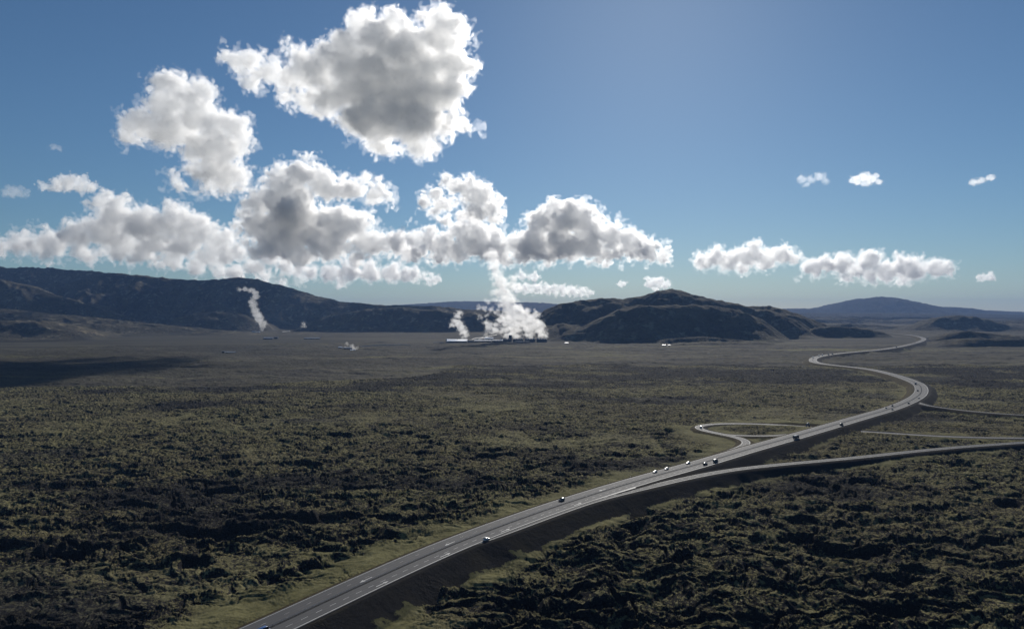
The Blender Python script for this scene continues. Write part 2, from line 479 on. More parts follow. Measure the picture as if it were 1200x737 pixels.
    t.link(b.outputs[0], out.inputs['Surface'])
    return m


def simple_mat(name, col, rough=.6, metal=0.0, col2=None, scale=1.0, spec=.5, bump=0.0):
    m, nt, out = node_mat(name)
    t = NT(nt)
    b = t.n('ShaderNodeBsdfPrincipled')
    b.inputs['Roughness'].default_value = rough
    b.inputs['Metallic'].default_value = metal
    b.inputs['Specular IOR Level'].default_value = spec
    tc = t.n('ShaderNodeTexCoord').outputs['Object']
    n = t.noise(tc, scale, 4, .6)
    c2 = col2 or tuple(c * .8 for c in col)
    t.link(t.mix(t.ramp(n, .35, .7), col, c2), b.inputs['Base Color'])
    if bump:
        bu = t.n('ShaderNodeBump'); bu.inputs['Strength'].default_value = bump
        t.link(n, bu.inputs['Height']); t.link(bu.outputs[0], b.inputs['Normal'])
    t.link(b.outputs[0], out.inputs['Surface'])
    return m


def vapour_mat(name, density, g=.62, tint=(.985, .99, 1.0), skin=.03):
    m, nt, out = node_mat(name)
    t = NT(nt)
    v = t.n('ShaderNodeVolumeScatter')
    v.inputs['Color'].default_value = (*tint, 1)
    v.inputs['Density'].default_value = density
    v.inputs['Anisotropy'].default_value = g
    t.link(v.outputs[0], out.inputs['Volume'])
    tr = t.n('ShaderNodeBsdfTransparent'); tl = t.n('ShaderNodeBsdfTranslucent')
    tl.inputs['Color'].default_value = (.9, .9, .9, 1)
    mx = t.n('ShaderNodeMixShader'); mx.inputs[0].default_value = skin
    t.link(tr.outputs[0], mx.inputs[1]); t.link(tl.outputs[0], mx.inputs[2])
    t.link(mx.outputs[0], out.inputs['Surface'])
    return m


# ------------------------------------------------------------------ mesh helpers
def mesh_np(name, V, F, mat, smooth=True, attrs=None, parent=None):
    V = np.asarray(V, np.float32); F = np.asarray(F, np.int32)
    me = bpy.data.meshes.new(name)
    nv, nf, k = len(V), len(F), F.shape[1]
    me.vertices.add(nv); me.vertices.foreach_set('co', V.ravel())
    me.loops.add(nf * k); me.loops.foreach_set('vertex_index', F.ravel())
    me.polygons.add(nf)
    me.polygons.foreach_set('loop_start', np.arange(0, nf * k, k, dtype=np.int32))
    me.polygons.foreach_set('loop_total', np.full(nf, k, np.int32))
    me.polygons.foreach_set('use_smooth', np.full(nf, smooth, bool))
    me.update(calc_edges=True)
    for a, v in (attrs or {}).items():
        at = me.attributes.new(a, 'FLOAT', 'POINT')
        at.data.foreach_set('value', np.asarray(v, np.float32))
    me.materials.append(mat)
    o = bpy.data.objects.new(name, me)
    COL.objects.link(o)
    if parent is not None:
        o.parent = parent
    return o


def obj(name, bm, mat, parent=None, smooth=False):
    me = bpy.data.meshes.new(name)
    bm.normal_update()
    bm.to_mesh(me); bm.free()
    me.materials.append(mat)
    if smooth:
        me.polygons.foreach_set('use_smooth', np.ones(len(me.polygons), bool))
    o = bpy.data.objects.new(name, me)
    COL.objects.link(o)
    if parent is not None:
        o.parent = parent
    return o


def tag(o, label, cat, group=None):
    o['label'] = label; o['category'] = cat
    if group: o['group'] = group
    return o


def empty(name, loc, rz=0.0):
    o = bpy.data.objects.new(name, None)
    o.empty_display_size = 1
    o.location = loc; o.rotation_euler = (0, 0, rz)
    COL.objects.link(o)
    return o


def box(bm, x0, x1, y0, y1, z0, z1):
    v = [bm.verts.new(p) for p in ((x0, y0, z0), (x1, y0, z0), (x1, y1, z0), (x0, y1, z0), (x0, y0, z1), (x1, y0, z1), (x1, y1, z1), (x0, y1, z1))]
    for f in ((3, 2, 1, 0), (4, 5, 6, 7), (0, 1, 5, 4), (1, 2, 6, 5), (2, 3, 7, 6), (3, 0, 4, 7)):
        bm.faces.new([v[i] for i in f])


def prism_x(bm, prof, x0, x1):
    """extrude a (y,z) outline along x"""
    a = [bm.verts.new((x0, y, z)) for y, z in prof]; b = [bm.verts.new((x1, y, z)) for y, z in prof]
    bm.faces.new(a[::-1]); bm.faces.new(b)
    n = len(prof)
    for i in range(n):
        bm.faces.new((a[i], a[(i + 1) % n], b[(i + 1) % n], b[i]))


def cyl(bm, p0, p1, r0, r1=None, n=10):
    p0, p1 = Vector(p0), Vector(p1); r1 = r0 if r1 is None else r1
    q = (p1 - p0).to_track_quat('Z', 'Y')
    A, B = [], []
    for i in range(n):
        a = 2 * math.pi * i / n
        d = q @ Vector((math.cos(a), math.sin(a), 0))
        A.append(bm.verts.new(p0 + d * r0)); B.append(bm.verts.new(p1 + d * r1))
    bm.faces.new(A[::-1]); bm.faces.new(B)
    for i in range(n):
        bm.faces.new((A[i], A[(i + 1) % n], B[(i + 1) % n], B[i]))


# ------------------------------------------------------------------ ground sheet (finer near, coarser far, all round)
def build_ground():
    rr = [40.0]
    while rr[-1] < 21000:
        r = rr[-1]
        if r < 235: st = 12
        elif r < 262: st = 2.5
        else:
            st = min(max(.5, r * r / 150000), .0036 * r)
            if r > 7000: st = .0075 * r
        rr.append(r + st)
    rr = np.array(rr)
    th = np.r_[np.linspace(-180, -45, 46)[:-1], np.linspace(-45, -38, 30)[:-1], np.linspace(-38, 38, 1700), np.linspace(38, 45, 30)[1:], np.linspace(45, 180, 46)[1:]]
    nr, nt_ = len(rr), len(th)
    RR, TT = np.meshgrid(rr, np.radians(th), indexing='ij')
    X, Y = (RR * np.sin(TT)).ravel(), (RR * np.cos(TT)).ravel()
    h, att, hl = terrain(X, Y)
    print('ground verts', len(X))
    V = np.stack([X, Y, h], 1)
    i, j = np.meshgrid(np.arange(nr - 1), np.arange(nt_ - 1), indexing='ij')
    a = (i * nt_ + j).ravel()
    F = np.stack([a, a + 1, a + nt_ + 1, a + nt_], 1)[:, ::-1]
    fh = hl[F].max(1) > 9
    fy = V[F[:, 0], 1]
    fr = np.hypot(V[F[:, 0], 0], V[F[:, 0], 1])
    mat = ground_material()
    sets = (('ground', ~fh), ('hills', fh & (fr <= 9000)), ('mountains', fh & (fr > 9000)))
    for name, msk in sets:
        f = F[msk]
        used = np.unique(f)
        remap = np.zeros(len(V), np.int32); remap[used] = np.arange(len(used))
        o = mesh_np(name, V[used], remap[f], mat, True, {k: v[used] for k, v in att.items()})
        o['kind'] = 'structure'


build_ground()


def ground_z(x, y):
    h, _, _ = terrain(np.array([float(x)]), np.array([float(y)]))
    return float(h[0])


# ------------------------------------------------------------------ roads
def asphalt_mat(name='asphalt', k=1.0):
    m, nt, out = node_mat(name)
    t = NT(nt)
    pos = t.n('ShaderNodeNewGeometry').outputs['Position']
    n1 = t.noise(pos, .05, 4); n2 = t.noise(pos, 2.5, 4, .7)
    lane = t.attr('across')
    # worn wheel tracks run along each lane
    w = t.math('SINE', t.math('MULTIPLY', lane, 3.4))
    c = t.mix(t.ramp(n1, .35, .65), tuple(k * v for v in (.060, .061, .066)), tuple(k * v for v in (.078, .077, .080)))
    c = t.mix(t.math('MULTIPLY', t.ramp(w, .2, 1.0), .6), c, (.044, .044, .048))
    c = t.mix(t.math('MULTIPLY', n2, .3), c, (.10, .098, .095))
    b = t.n('ShaderNodeBsdfPrincipled')
    t.link(c, b.inputs['Base Color'])
    b.inputs['Roughness'].default_value = .8
    b.inputs['Specular IOR Level'].default_value = .16
    t.link(b.outputs[0], out.inputs['Surface'])
    return m


M_asph = asphalt_mat()
M_asph2 = asphalt_mat('old_asphalt', .62)
M_gravel = simple_mat('shoulder_gravel', (.05, .046, .042), .9, col2=(.035, .032, .03), scale=2.0, spec=.2)
M_white = simple_mat('road_paint', (.50, .50, .48), .7, col2=(.34, .34, .33), scale=.6)
M_steel = simple_mat('galvanised_steel', (.30, .31, .32), .45, .7, scale=3)
M_conc = simple_mat('concrete', (.26, .25, .24), .85, col2=(.18, .175, .17), scale=.8)


def frame_of(L):
    d = np.gradient(L[:, :2], axis=0)
    d /= np.linalg.norm(d, axis=1)[:, None]
    return np.stack([d[:, 1], -d[:, 0]], 1)          # to the right of travel


def ribbon(name, L, a, b, dz, mat, parent=None, n=2, attrs=True, th=0.0):
    N = frame_of(L)
    offs = np.linspace(a, b, n)
    V = []; ac = []
    for o in offs:
        V.append(np.c_[L[:, 0] + N[:, 0] * o, L[:, 1] + N[:, 1] * o, L[:, 2] + dz]); ac.append(np.full(len(L), o))
    if th:                                           # a real edge: short skirts down both sides
        V.insert(0, V[0] - np.array([0, 0, th])); ac.insert(0, ac[0])
        V.append(V[-1] - np.array([0, 0, th])); ac.append(ac[-1])
    m = len(V); V = np.stack(V, 1).reshape(-1, 3); ac = np.stack(ac, 1).ravel()
    i, j = np.meshgrid(np.arange(len(L) - 1), np.arange(m - 1), indexing='ij')
    q = (i * m + j).ravel()
    F = np.stack([q, q + 1, q + m + 1, q + m], 1)
    return mesh_np(name, V, F, mat, False, {'across': ac} if attrs else None, parent)


def cumlen(L):
    return np.r_[0, np.cumsum(np.linalg.norm(np.diff(L[:, :2], axis=0), axis=1))]


def sub(L, s0, s1, step=None):
    c = cumlen(L)
    n = max(2, int((s1 - s0) / (step or 4)) + 1)
    s = np.linspace(s0, s1, n)
    return np.stack([np.interp(s, c, L[:, k]) for k in range(3)], 1)


def dashes(name, L, off, w, dash, gap, s0, s1, dz, parent):
    N = frame_of(L); c = cumlen(L)
    V = []; F = []
    s = s0
    while s + dash < s1:
        k = len(V)
        for ss in (s, s + dash):
            p = [np.interp(ss, c, L[:, q]) for q in range(3)]
            nx, ny = np.interp(ss, c, N[:, 0]), np.interp(ss, c, N[:, 1])
            V += [(p[0] + nx * (off - w / 2), p[1] + ny * (off - w / 2), p[2] + dz), (p[0] + nx * (off + w / 2), p[1] + ny * (off + w / 2), p[2] + dz)]
        F.append((k, k + 1, k + 3, k + 2))
        s += dash + gap
    if F:
        o = mesh_np(name, V, F, M_white, False, None, parent)
        return o


def arrow(L, off, s, parent, back=False):
    """lane arrow painted on the asphalt"""
    N = frame_of(L); c = cumlen(L)
    p = np.array([np.interp(s, c, L[:, q]) for q in range(3)])
    nn = np.array([np.interp(s, c, N[:, 0]), np.interp(s, c, N[:, 1])])
    d = np.array([-nn[1], nn[0]]) * (-1 if back else 1)
    pts = [(-.22, -4), (.22, -4), (.22, 1.2), (.9, 1.2), (0, 4), (-.9, 1.2), (-.22, 1.2)]
    bm = bmesh.new()
    vs = [bm.verts.new((p[0] + nn[0] * (off + a) + d[0] * b, p[1] + nn[1] * (off + a) + d[1] * b, p[2] + .014)) for a, b in pts]
    bm.faces.new(vs[:2] + [vs[2], vs[6]])
    bm.faces.new([vs[6], vs[2], vs[3], vs[4], vs[5]])
    bmesh.ops.recalc_face_normals(bm, faces=bm.faces)
    obj('lane_arrow', bm, M_white, parent)


def make_road(name, L, w, edge=True, centre=True, dz=0.0):
    root = ribbon(name, L, -w, w, dz, M_asph2 if name != 'loop_ramp' else M_asph, n=7, th=.35)
    root['kind'] = 'structure'
    T = cumlen(L)[-1]
    if edge:
        for sgn in (-1, 1):
            ribbon('edge_line', L, sgn * (w - .75) - .13, sgn * (w - .75) + .13, dz + .010, M_white, root, attrs=False)
    if centre:
        dashes('centre_line', L, 0, .2, 3, 6, 5, T - 5, dz + .010, root)
    return root


main = ribbon('highway', MAIN, -9.3, 9.3, 0.0, M_asph, n=25, th=.4)
main['kind'] = 'structure'
TM = cumlen(MAIN)[-1]
ribbon('edge_line', MAIN, 8.35, 8.75, .010, M_white, main, attrs=False)
ribbon('edge_line', MAIN, -8.7, -8.45, .010, M_white, main, attrs=False)
M_joint_shadow = simple_mat('median_asphalt_and_shadow', (.022, .022, .024), .95, col2=(.03, .03, .03), scale=.5, spec=.1)  # dark asphalt gap, with the shadow along the median painted into its colour
ribbon('median_strip', MAIN, -.65, .65, .008, M_joint_shadow, main, attrs=False)
dashes('lane_line', MAIN, 4.6, .20, 3.4, 4.2, 0, 560, .012, main)
dashes('lane_line', MAIN, -4.6, .11, 2.5, 9, 0, 1600, .012, main)
dashes('lane_line', MAIN, 4.6, .2, 3, 9, 560, 1900, .012, main)
c = cumlen(MAIN)


def station(px, py, L=MAIN, z=5):
    x, y = px2w(px, py, z)
    k = np.argmin((L[:, 0] - x) ** 2 + (L[:, 1] - y) ** 2)
    return cumlen(L)[k]


for px, py in ((425, 679), (526, 638), (702, 573)):
    arrow(MAIN, -2.6, station(px, py), main, True)
for px, py in ((442, 685), (525, 650), (594, 622), (680, 590)):
    arrow(MAIN, 6.7, station(px, py), main)

make_road('exit_ramp', RAMP, 3.8, dz=-.02)
make_road('loop_ramp', LOOP, 4.0, dz=-.03)
make_road('slip_road', SLIP, 3.4, centre=False, dz=-.04)
make_road('side_road', SIDE, 3.5, centre=False, dz=-.03)
# painted gore where the ramp leaves the highway
bm = bmesh.new()
N = frame_of(MAIN)
s_g = station(683, 584)
Lg = sub(MAIN, s_g, s_g + 46, 4); Ng = frame_of(Lg)
n_ = len(Lg)
for k in range(n_ - 1):
    a0, a1 = .15 + 1.3 * k / n_, .15 + 1.3 * (k + 1) / n_
    q = [bm.verts.new((Lg[i, 0] + Ng[i, 0] * o, Lg[i, 1] + Ng[i, 1] * o, Lg[i, 2] + .016)) for i, o in ((k, 8.9), (k + 1, 8.9), (k + 1, 8.9 + a1), (k, 8.9 + a0))]
    bm.faces.new(q[::-1])
obj('gore_marking', bm, M_white, main)

# median cable barrier
bar = empty('cable_barrier', (0, 0, 0))
tag(bar, 'long thin steel cable barrier on low posts along the middle of the highway', 'barrier')
Lb = sub(MAIN, 0, 1500, 4); Nb = frame_of(Lb)
for k_, hz in enumerate((.55, .75)):
    V = []; F = []
    for i in range(len(Lb)):
        for ox, oz in ((-.03, 0), (0, .05), (.03, 0)):
            V.append((Lb[i, 0] + Nb[i, 0] * ox, Lb[i, 1] + Nb[i, 1] * ox, Lb[i, 2] + hz + oz))
    for i in range(len(Lb) - 1):
        for j in range(3):
            a, b2 = i * 3 + j, i * 3 + (j + 1) % 3
            F.append((a, b2, b2 + 3, a + 3))
    mesh_np('cable', V, F, M_steel, False, None, bar)
bmp = bmesh.new(); box(bmp, -.06, .06, -.05, .05, 0, .85)
pm = obj('post', bmp, M_steel, bar)
for k in range(100):
    s = 4 + k * 4.0
    p = [np.interp(s, cumlen(MAIN), MAIN[:, q]) for q in range(3)]
    o = pm if k == 0 else pm.copy()
    if k:
        COL.objects.link(o); o.parent = bar
    o.location = (p[0], p[1], p[2])
bmp = bmesh.new()
for k in range(100, 370):
    s = 4 + k * 4.0
    p = [float(np.interp(s, cumlen(MAIN), MAIN[:, q])) for q in range(3)]
    box(bmp, p[0] - .06, p[0] + .06, p[1] - .05, p[1] + .05, p[2], p[2] + .85)
far_posts = obj('far_post', bmp, M_steel, bar); far_posts['kind'] = 'stuff'

# underpass where the loop ramp crosses below the highway
def portal(px, py, z, label, out_sign):
    x, y = px2w(px, py, z)
    k = np.argmin((LOOP[:, 0] - x) ** 2 + (LOOP[:, 1] - y) ** 2)
    d = LOOP[min(k + 1, len(LOOP) - 1), :2] - LOOP[k - 1, :2]
    ang = math.atan2(d[1], d[0])
    t = empty('underpass_portal', (LOOP[k, 0], LOOP[k, 1], LOOP[k, 2]), ang)
    tag(t, label, 'underpass')
    for s in (-1, 1):
        bm = bmesh.new()
        prism_x(bm, [(s * 5.2, -.5), (s * 5.2, 3.9), (s * 10, 1.2), (s * 10, -.5)][::s], -.35, .35)
        obj('wing_wall', bm, M_conc, t)
    bm = bmesh.new(); box(bm, -.4, .6, -4.9, 4.9, 3.3, 4.3)
    obj('deck_beam', bm, M_conc, t)
    return t


portal(949, 500.4, 1, 'grey concrete underpass mouth on the loop side of the highway bank', -1)
portal(994, 504.6, 1, 'grey concrete underpass mouth on the shaded side of the highway bank', 1)


# ------------------------------------------------------------------ vehicles
M_glass = simple_mat('car_glass', (.012, .014, .016), .08, col2=(.016, .018, .02), spec=.9)
M_tyre = simple_mat('tyre_rubber', (.012, .012, .012), .85)
M_rim = simple_mat('wheel_rim', (.35, .35, .36), .35, .8)
M_lamp = simple_mat('headlamp_glass', (.6, .6, .6), .15)
M_red = simple_mat('tail_lamp', (.25, .012, .01), .3)
PAINT = {
    'white': simple_mat('white_paint', (.80, .80, .79), .38, .45), 'black': simple_mat('black_paint', (.012, .012, .014), .3),
    'grey': simple_mat('grey_paint', (.12, .125, .13), .3, .3), 'silver': simple_mat('silver_paint', (.42, .43, .44), .3, .5),
    'blue': simple_mat('blue_paint', (.04, .12, .32), .3), 'teal': simple_mat('teal_paint', (.05, .10, .11), .3), 'red': simple_mat('red_paint', (.20, .02, .02), .3)}


def loft(bm, secs):
    rings = [[bm.verts.new(p) for p in s] for s in secs]
    n = len(rings[0])
    for a, b in zip(rings[:-1], rings[1:]):
        for i in range(n):
            bm.faces.new((a[i], a[(i + 1) % n], b[(i + 1) % n], b[i]))
    bm.faces.new(rings[0][::-1]); bm.faces.new(rings[-1])
    bmesh.ops.recalc_face_normals(bm, faces=bm.faces)


def make_car(colour, kind='car', parts=True):
    """nose towards +X, wheels on z=0"""
    root = empty('car' if kind != 'truck' else 'truck', (0, 0, 0))
    L, W, H, hood, wb = {'car': (4.4, 1.8, 1.46, .92, 1.32), 'suv': (4.8, 1.92, 1.82, 1.12, 1.42), 'van': (5.6, 2.05, 2.3, 1.2, 1.75), 'truck': (8.6, 2.45, 3.3, 1.3, 2.6)}[kind]
    bm = bmesh.new()
    if kind == 'truck':
        box(bm, -L / 2, L / 2 - .2, -W / 2 + .15, W / 2 - .15, .55, .95)
        prism = [(L / 2 - 2.1, .6), (L / 2, .6), (L / 2, 1.5), (L / 2 - .25, 2.55), (L / 2 - 2.1, 2.65)]
        a = [bm.verts.new((x, -W / 2 + .08, z)) for x, z in prism]; b = [bm.verts.new((x, W / 2 - .08, z)) for x, z in prism]
        bm.faces.new(a); bm.faces.new(b[::-1])
        for i in range(5): bm.faces.new((a[(i + 1) % 5], a[i], b[i], b[(i + 1) % 5]))
    else:
        xs = [(-L / 2, .42, hood * .92, .80), (-L / 2 + .15, .30, hood * 1.02, .95), (-L * .25, .26, hood * 1.05, 1), (L * .12, .26, hood * 1.02, 1), (L * .36, .28, hood * .92, .97), (L / 2 - .08, .34, hood * .74, .88), (L / 2, .42, hood * .60, .78)]
        secs = []
        for x, z0, z1, k in xs:
            w = W / 2 * k
            zc = z0 + (z1 - z0) * .62
            secs.append([(x, -w * .93, z0), (x, w * .93, z0), (x, w, zc), (x, w * .9, z1), (x, -w * .9, z1), (x, -w, zc)])
        loft(bm, secs)
    bmesh.ops.bevel(bm, geom=bm.edges[:], offset=.035, segments=1, affect='EDGES', clamp_overlap=True)
    obj('body', bm, PAINT[colour], root, True)
    # greenhouse: glass with a painted roof
    if kind != 'truck':
        rear = {'car': -.40, 'suv': -.47, 'van': -.49}[kind] * L; front = {'car': .22, 'suv': .22, 'van': .36}[kind] * L
        rt, ft = rear + (.55 if kind == 'car' else .18), front - (.75 if kind != 'van' else .55)
        w0, w1 = W / 2 * .92, W / 2 * .74
        z0, z1 = hood * .97, H - .07
        bm = bmesh.new()
        loft(bm, [[(rear, -w0, z0), (front, -w0, z0), (front, w0, z0), (rear, w0, z0)], [(rt, -w1, z1), (ft, -w1, z1), (ft, w1, z1), (rt, w1, z1)]])
        obj('window', bm, M_glass, root)
        bm = bmesh.new()
        loft(bm, [[(rt - .03, -w1 - .03, z1 - .03), (ft + .05, -w1 - .03, z1 - .03), (ft + .05, w1 + .03, z1 - .03), (rt - .03, w1 + .03, z1 - .03)],
                  [(rt + .1, -w1 + .1, H), (ft - .15, -w1 + .1, H), (ft - .15, w1 - .1, H), (rt + .1, w1 - .1, H)]])
        obj('roof', bm, PAINT[colour], root, True)
    else:
        bm = bmesh.new(); box(bm, -L / 2, L / 2 - 2.3, -W / 2, W / 2, .98, H)
        bmesh.ops.bevel(bm, geom=bm.edges[:], offset=.05, segments=1, affect='EDGES')
        obj('cargo_box', bm, PAINT['white'] if colour != 'black' else PAINT['grey'], root)
        bm = bmesh.new(); prism_pts = [(L / 2 - .22, 1.55), (L / 2 + .02, 1.5), (L / 2 - .2, 2.45), (L / 2 - .45, 2.5)]
        a = [bm.verts.new((x, -W / 2 + .2, z)) for x, z in prism_pts]; b = [bm.verts.new((x, W / 2 - .2, z)) for x, z in prism_pts]
        bm.faces.new(a); bm.faces.new(b[::-1])
        for i in range(4): bm.faces.new((a[(i + 1) % 4], a[i], b[i], b[(i + 1) % 4]))
        obj('window', bm, M_glass, root)
    rw = {'car': .32, 'suv': .37, 'van': .36, 'truck': .48}[kind]
    for x in (-wb, wb):
        for s in (-1, 1):
            y = s * (W / 2 - .1)
            bm = bmesh.new(); cyl(bm, (0, -.12, 0), (0, .12, 0), rw, n=14)
            t = obj('wheel', bm, M_tyre, root); t.location = (x, y, rw)
            bm = bmesh.new(); cyl(bm, (0, s * .122, 0), (0, s * .14, 0), rw * .62, n=10)
            obj('rim', bm, M_rim, t)
    for s in (-1, 1):
        bm = bmesh.new(); box(bm, L / 2 - .14, L / 2 + .01, s * W * .33 - .17, s * W * .33 + .17, hood * .52, hood * .66)
        obj('headlight', bm, M_lamp, root)
        bm = bmesh.new(); box(bm, -L / 2 - .01, -L / 2 + .12, s * W * .36 - .14, s * W * .36 + .14, hood * .66, hood * .86)
        obj('tail_light', bm, M_red, root)
    return root


def copy_tree(o, parent=None):
    c = o.copy(); COL.objects.link(c)
    if parent is not None: c.parent = parent
    for ch in list(o.children): copy_tree(ch, c)
    return c


protos = {}
def place_car(px, py, colour, kind, label, off, L=MAIN, back=False, z=5):
    """off: metres right of the centre line; back: driving towards the camera"""
    key = (colour, kind)
    if key not in protos:
        protos[key] = make_car(colour, kind); o = protos[key]
    else:
        o = copy_tree(protos[key])
    s = station(px, py, L, z)
    c = cumlen(L); N = frame_of(L)
    p = [float(np.interp(s, c, L[:, q])) for q in range(3)]
    nx, ny = float(np.interp(s, c, N[:, 0])), float(np.interp(s, c, N[:, 1]))
    d = (-ny, nx)
    if back: d = (-d[0], -d[1])
    o.location = (p[0] + nx * off, p[1] + ny * off, p[2] + .02)
    o.rotation_euler = (0, 0, math.atan2(d[1], d[0]))
    tag(o, label, 'truck' if kind == 'truck' else 'car', 'vehicles driving on the highway')


place_car(311, 741, 'blue', 'van', 'blue van half cut off at the lower frame edge beside the median', 1.9)
place_car(575, 634, 'white', 'car', 'white car on the outer lane beside the shaded road bank', 9.2)
place_car(655, 587, 'grey', 'suv', 'dark grey jeep coming alone along the far carriageway', -5.6, back=True)
place_car(764.7, 552.5, 'white', 'car', 'white oncoming car, nearest of the three white dots in a row', -6.8, back=True)
place_car(778.3, 548.6, 'white', 'car', 'white oncoming car, middle of the three in a row on the outer lane', -6.8, back=True)
place_car(803.5, 542, 'white', 'car', 'white oncoming car, last of the three in a row below the loop ramp', -6.8, back=True)
place_car(821, 543.5, 'black', 'suv', 'black car driving away just behind the teal van', 5.2)
place_car(834.5, 540, 'teal', 'van', 'dark teal van driving away just ahead of a black car', 5.6)
place_car(926.5, 514, 'black', 'truck', 'dark box truck on the outer lane past the loop ramp', 6.2)
place_car(979.5, 499, 'black', 'van', 'black van above the underpass on the raised highway', 6.0)
place_car(1039, 479, 'black', 'car', 'small black car on the far carriageway before the bend, first of a pair', -4.5, back=True)
place_car(1043.8, 481, 'grey', 'car', 'grey car on the near carriageway before the right hand bend', 5.2)
place_car(1050, 476.5, 'black', 'suv', 'black car on the far carriageway before the bend, last of a pair', -4.5, back=True)
place_car(1065.3, 473, 'grey', 'suv', 'grey jeep entering the bend beside the side road turning', 5.2)
place_car(1075.3, 467, 'silver', 'car', 'silver car in the bend just past the side road turning', 5.2)
place_car(1075.3, 458.5, 'black', 'van', 'black van on the inner side in the middle of the bend', -4.8, back=True)
place_car(1073.3, 450.5, 'black', 'truck', 'dark truck leaving the top of the right hand bend', -4.8, back=True)
place_car(817.5, 501.3, 'white', 'van', 'white van rounding the tight left end of the loop ramp', 1.8, L=LOOP, z=3.5)
place_car(955, 419.5, 'white', 'truck', 'white truck in the far bend, foremost of three in convoy', -4, back=True, z=4)
place_car(961, 417.3, 'white', 'truck', 'white truck in the far bend, middle of three in convoy', -4, back=True, z=4)
place_car(966.5, 416.6, 'white', 'truck', 'white truck past the far bend, last of three in convoy', -4, back=True, z=4)
place_car(970.5, 416, 'black', 'truck', 'dark truck behind the white convoy at the far bend', 4, z=4)
place_car(974.5, 415.3, 'black', 'truck', 'dark truck farther along than the other dark one beyond the far bend', 4, z=4)
place_car(1046, 407, 'black', 'truck', 'lone dark truck on the last visible stretch before the final bend', 4, z=7)

# roadside marker posts, too many of them to be shown one by one at this size
M_marker = simple_mat('marker_post', (.6, .6, .56), .5)
bmm = bmesh.new(); cyl(bmm, (0, 0, 0), (0, 0, 1.0), .07, n=6)
mk0 = obj('marker_post', bmm, M_marker)
mk_first = True
for k in range(36):
    s = 190 + k * 25
    p = [float(np.interp(s, cumlen(MAIN), MAIN[:, q])) for q in range(3)]
    Nn = frame_of(MAIN); nx = float(np.interp(s, cumlen(MAIN), Nn[:, 0])); ny = float(np.interp(s, cumlen(MAIN), Nn[:, 1]))
    x, y = p[0] - nx * 10.4, p[1] - ny * 10.4
    o = mk0 if mk_first else mk0.copy()
    if not mk_first: COL.objects.link(o)
    mk_first = False
    o.location = (x, y, ground_z(x, y) - .05)
    tag(o, 'slim pale marker post in the row along the far edge of the highway', 'marker post', 'marker posts along the highway')


# ------------------------------------------------------------------ power plant
M_roofw = simple_mat('white_metal_roof', (.82, .83, .84), .34, .9, col2=(.80, .80, .81), scale=.05, spec=1.0)
M_roofg = simple_mat('grey_metal_roof', (.30, .32, .35), .42, .2, col2=(.25, .27, .3), scale=.08)
M_wall = simple_mat('dark_cladding', (.07, .075, .085), .6, col2=(.05, .055, .065), scale=.1)
M_wallc = simple_mat('pale_cladding', (.30, .31, .33), .6, col2=(.24, .25, .27), scale=.1)
M_dark = simple_mat('dark_window', (.02, .022, .026), .2)
M_pipe = simple_mat('pipe_jacket', (.40, .41, .43), .5, .1, scale=.2)


def bld_loc(px, py, D):
    return ((px - CX) / FPX * D, D)


def hall(px, D, w, dep, hw, hr, label, roof, wall, name='industrial_building', doors=2, vents=0, rz=0.0, cat='building', windows=True):
    x, y = (px - CX) / FPX * D, D
    z = ground_z(x, y)
    t = empty(name, (x, y, z), rz)
    tag(t, label, cat)
    bm = bmesh.new()
    prism_x(bm, [(-dep / 2, -4), (dep / 2, -4), (dep / 2, hw), (0, hw + hr - .3), (-dep / 2, hw)], -w / 2, w / 2)
    bmesh.ops.recalc_face_normals(bm, faces=bm.faces)
    obj('wall', bm, wall, t)
    bm = bmesh.new()
    e = .8
    prism_x(bm, [(-dep / 2 - e, hw - .1), (0, hw + hr), (dep / 2 + e, hw - .1), (dep / 2 + e, hw + .5), (0, hw + hr + .6), (-dep / 2 - e, hw + .5)], -w / 2 - e, w / 2 + e)
    bmesh.ops.recalc_face_normals(bm, faces=bm.faces)
    rf = obj('roof', bm, roof, t)
    for k in range(vents):
        vx = -w / 2 + w * (k + .5) / vents
        bm = bmesh.new(); box(bm, vx - 1.6, vx + 1.6, -2, 2, hw + hr - .5, hw + hr + 2.2)
        obj('roof_vent', bm, wall, rf)
    for k in range(doors):
        dx = -w / 2 + w * (k + .5) / doors
        bm = bmesh.new(); box(bm, dx - 2.4, dx + 2.4, -dep / 2 - .12, -dep / 2 + .2, 0, min(hw * .75, 5))
        obj('door', bm, M_dark, t)
    if windows and w > 30:
        bm = bmesh.new(); box(bm, -w / 2 + 3, w / 2 - 3, -dep / 2 - .1, -dep / 2 + .1, hw * .82, hw * .93)
        obj('window', bm, M_dark, t)
    return t


def flat(px, D, w, dep, hh, label, wall, rz=0.0, name='industrial_building', stacks=0, roofm=None, cat='building'):
    x, y = (px - CX) / FPX * D, D
    z = ground_z(x, y)
    t = empty(name, (x, y, z), rz)
    tag(t, label, cat)
    bm = bmesh.new(); box(bm, -w / 2, w / 2, -dep / 2, dep / 2, -4, hh)
    obj('wall', bm, wall, t)
    bm = bmesh.new(); box(bm, -w / 2 - .4, w / 2 + .4, -dep / 2 - .4, dep / 2 + .4, hh, hh + .8)
    rf = obj('roof', bm, roofm or M_roofg, t)
    for k in range(stacks):
        sx = -w / 2 + w * (k + .5) / stacks
        bm = bmesh.new(); cyl(bm, (sx, 0, hh + .8), (sx, 0, hh + 4.5), 3.4, 4.0, n=20)
        obj('fan_stack', bm, M_wallc, rf)
    bm = bmesh.new(); box(bm, -2, 2, -dep / 2 - .12, -dep / 2 + .2, 0, min(4, hh * .6))
    obj('door', bm, M_dark, t)
    return t


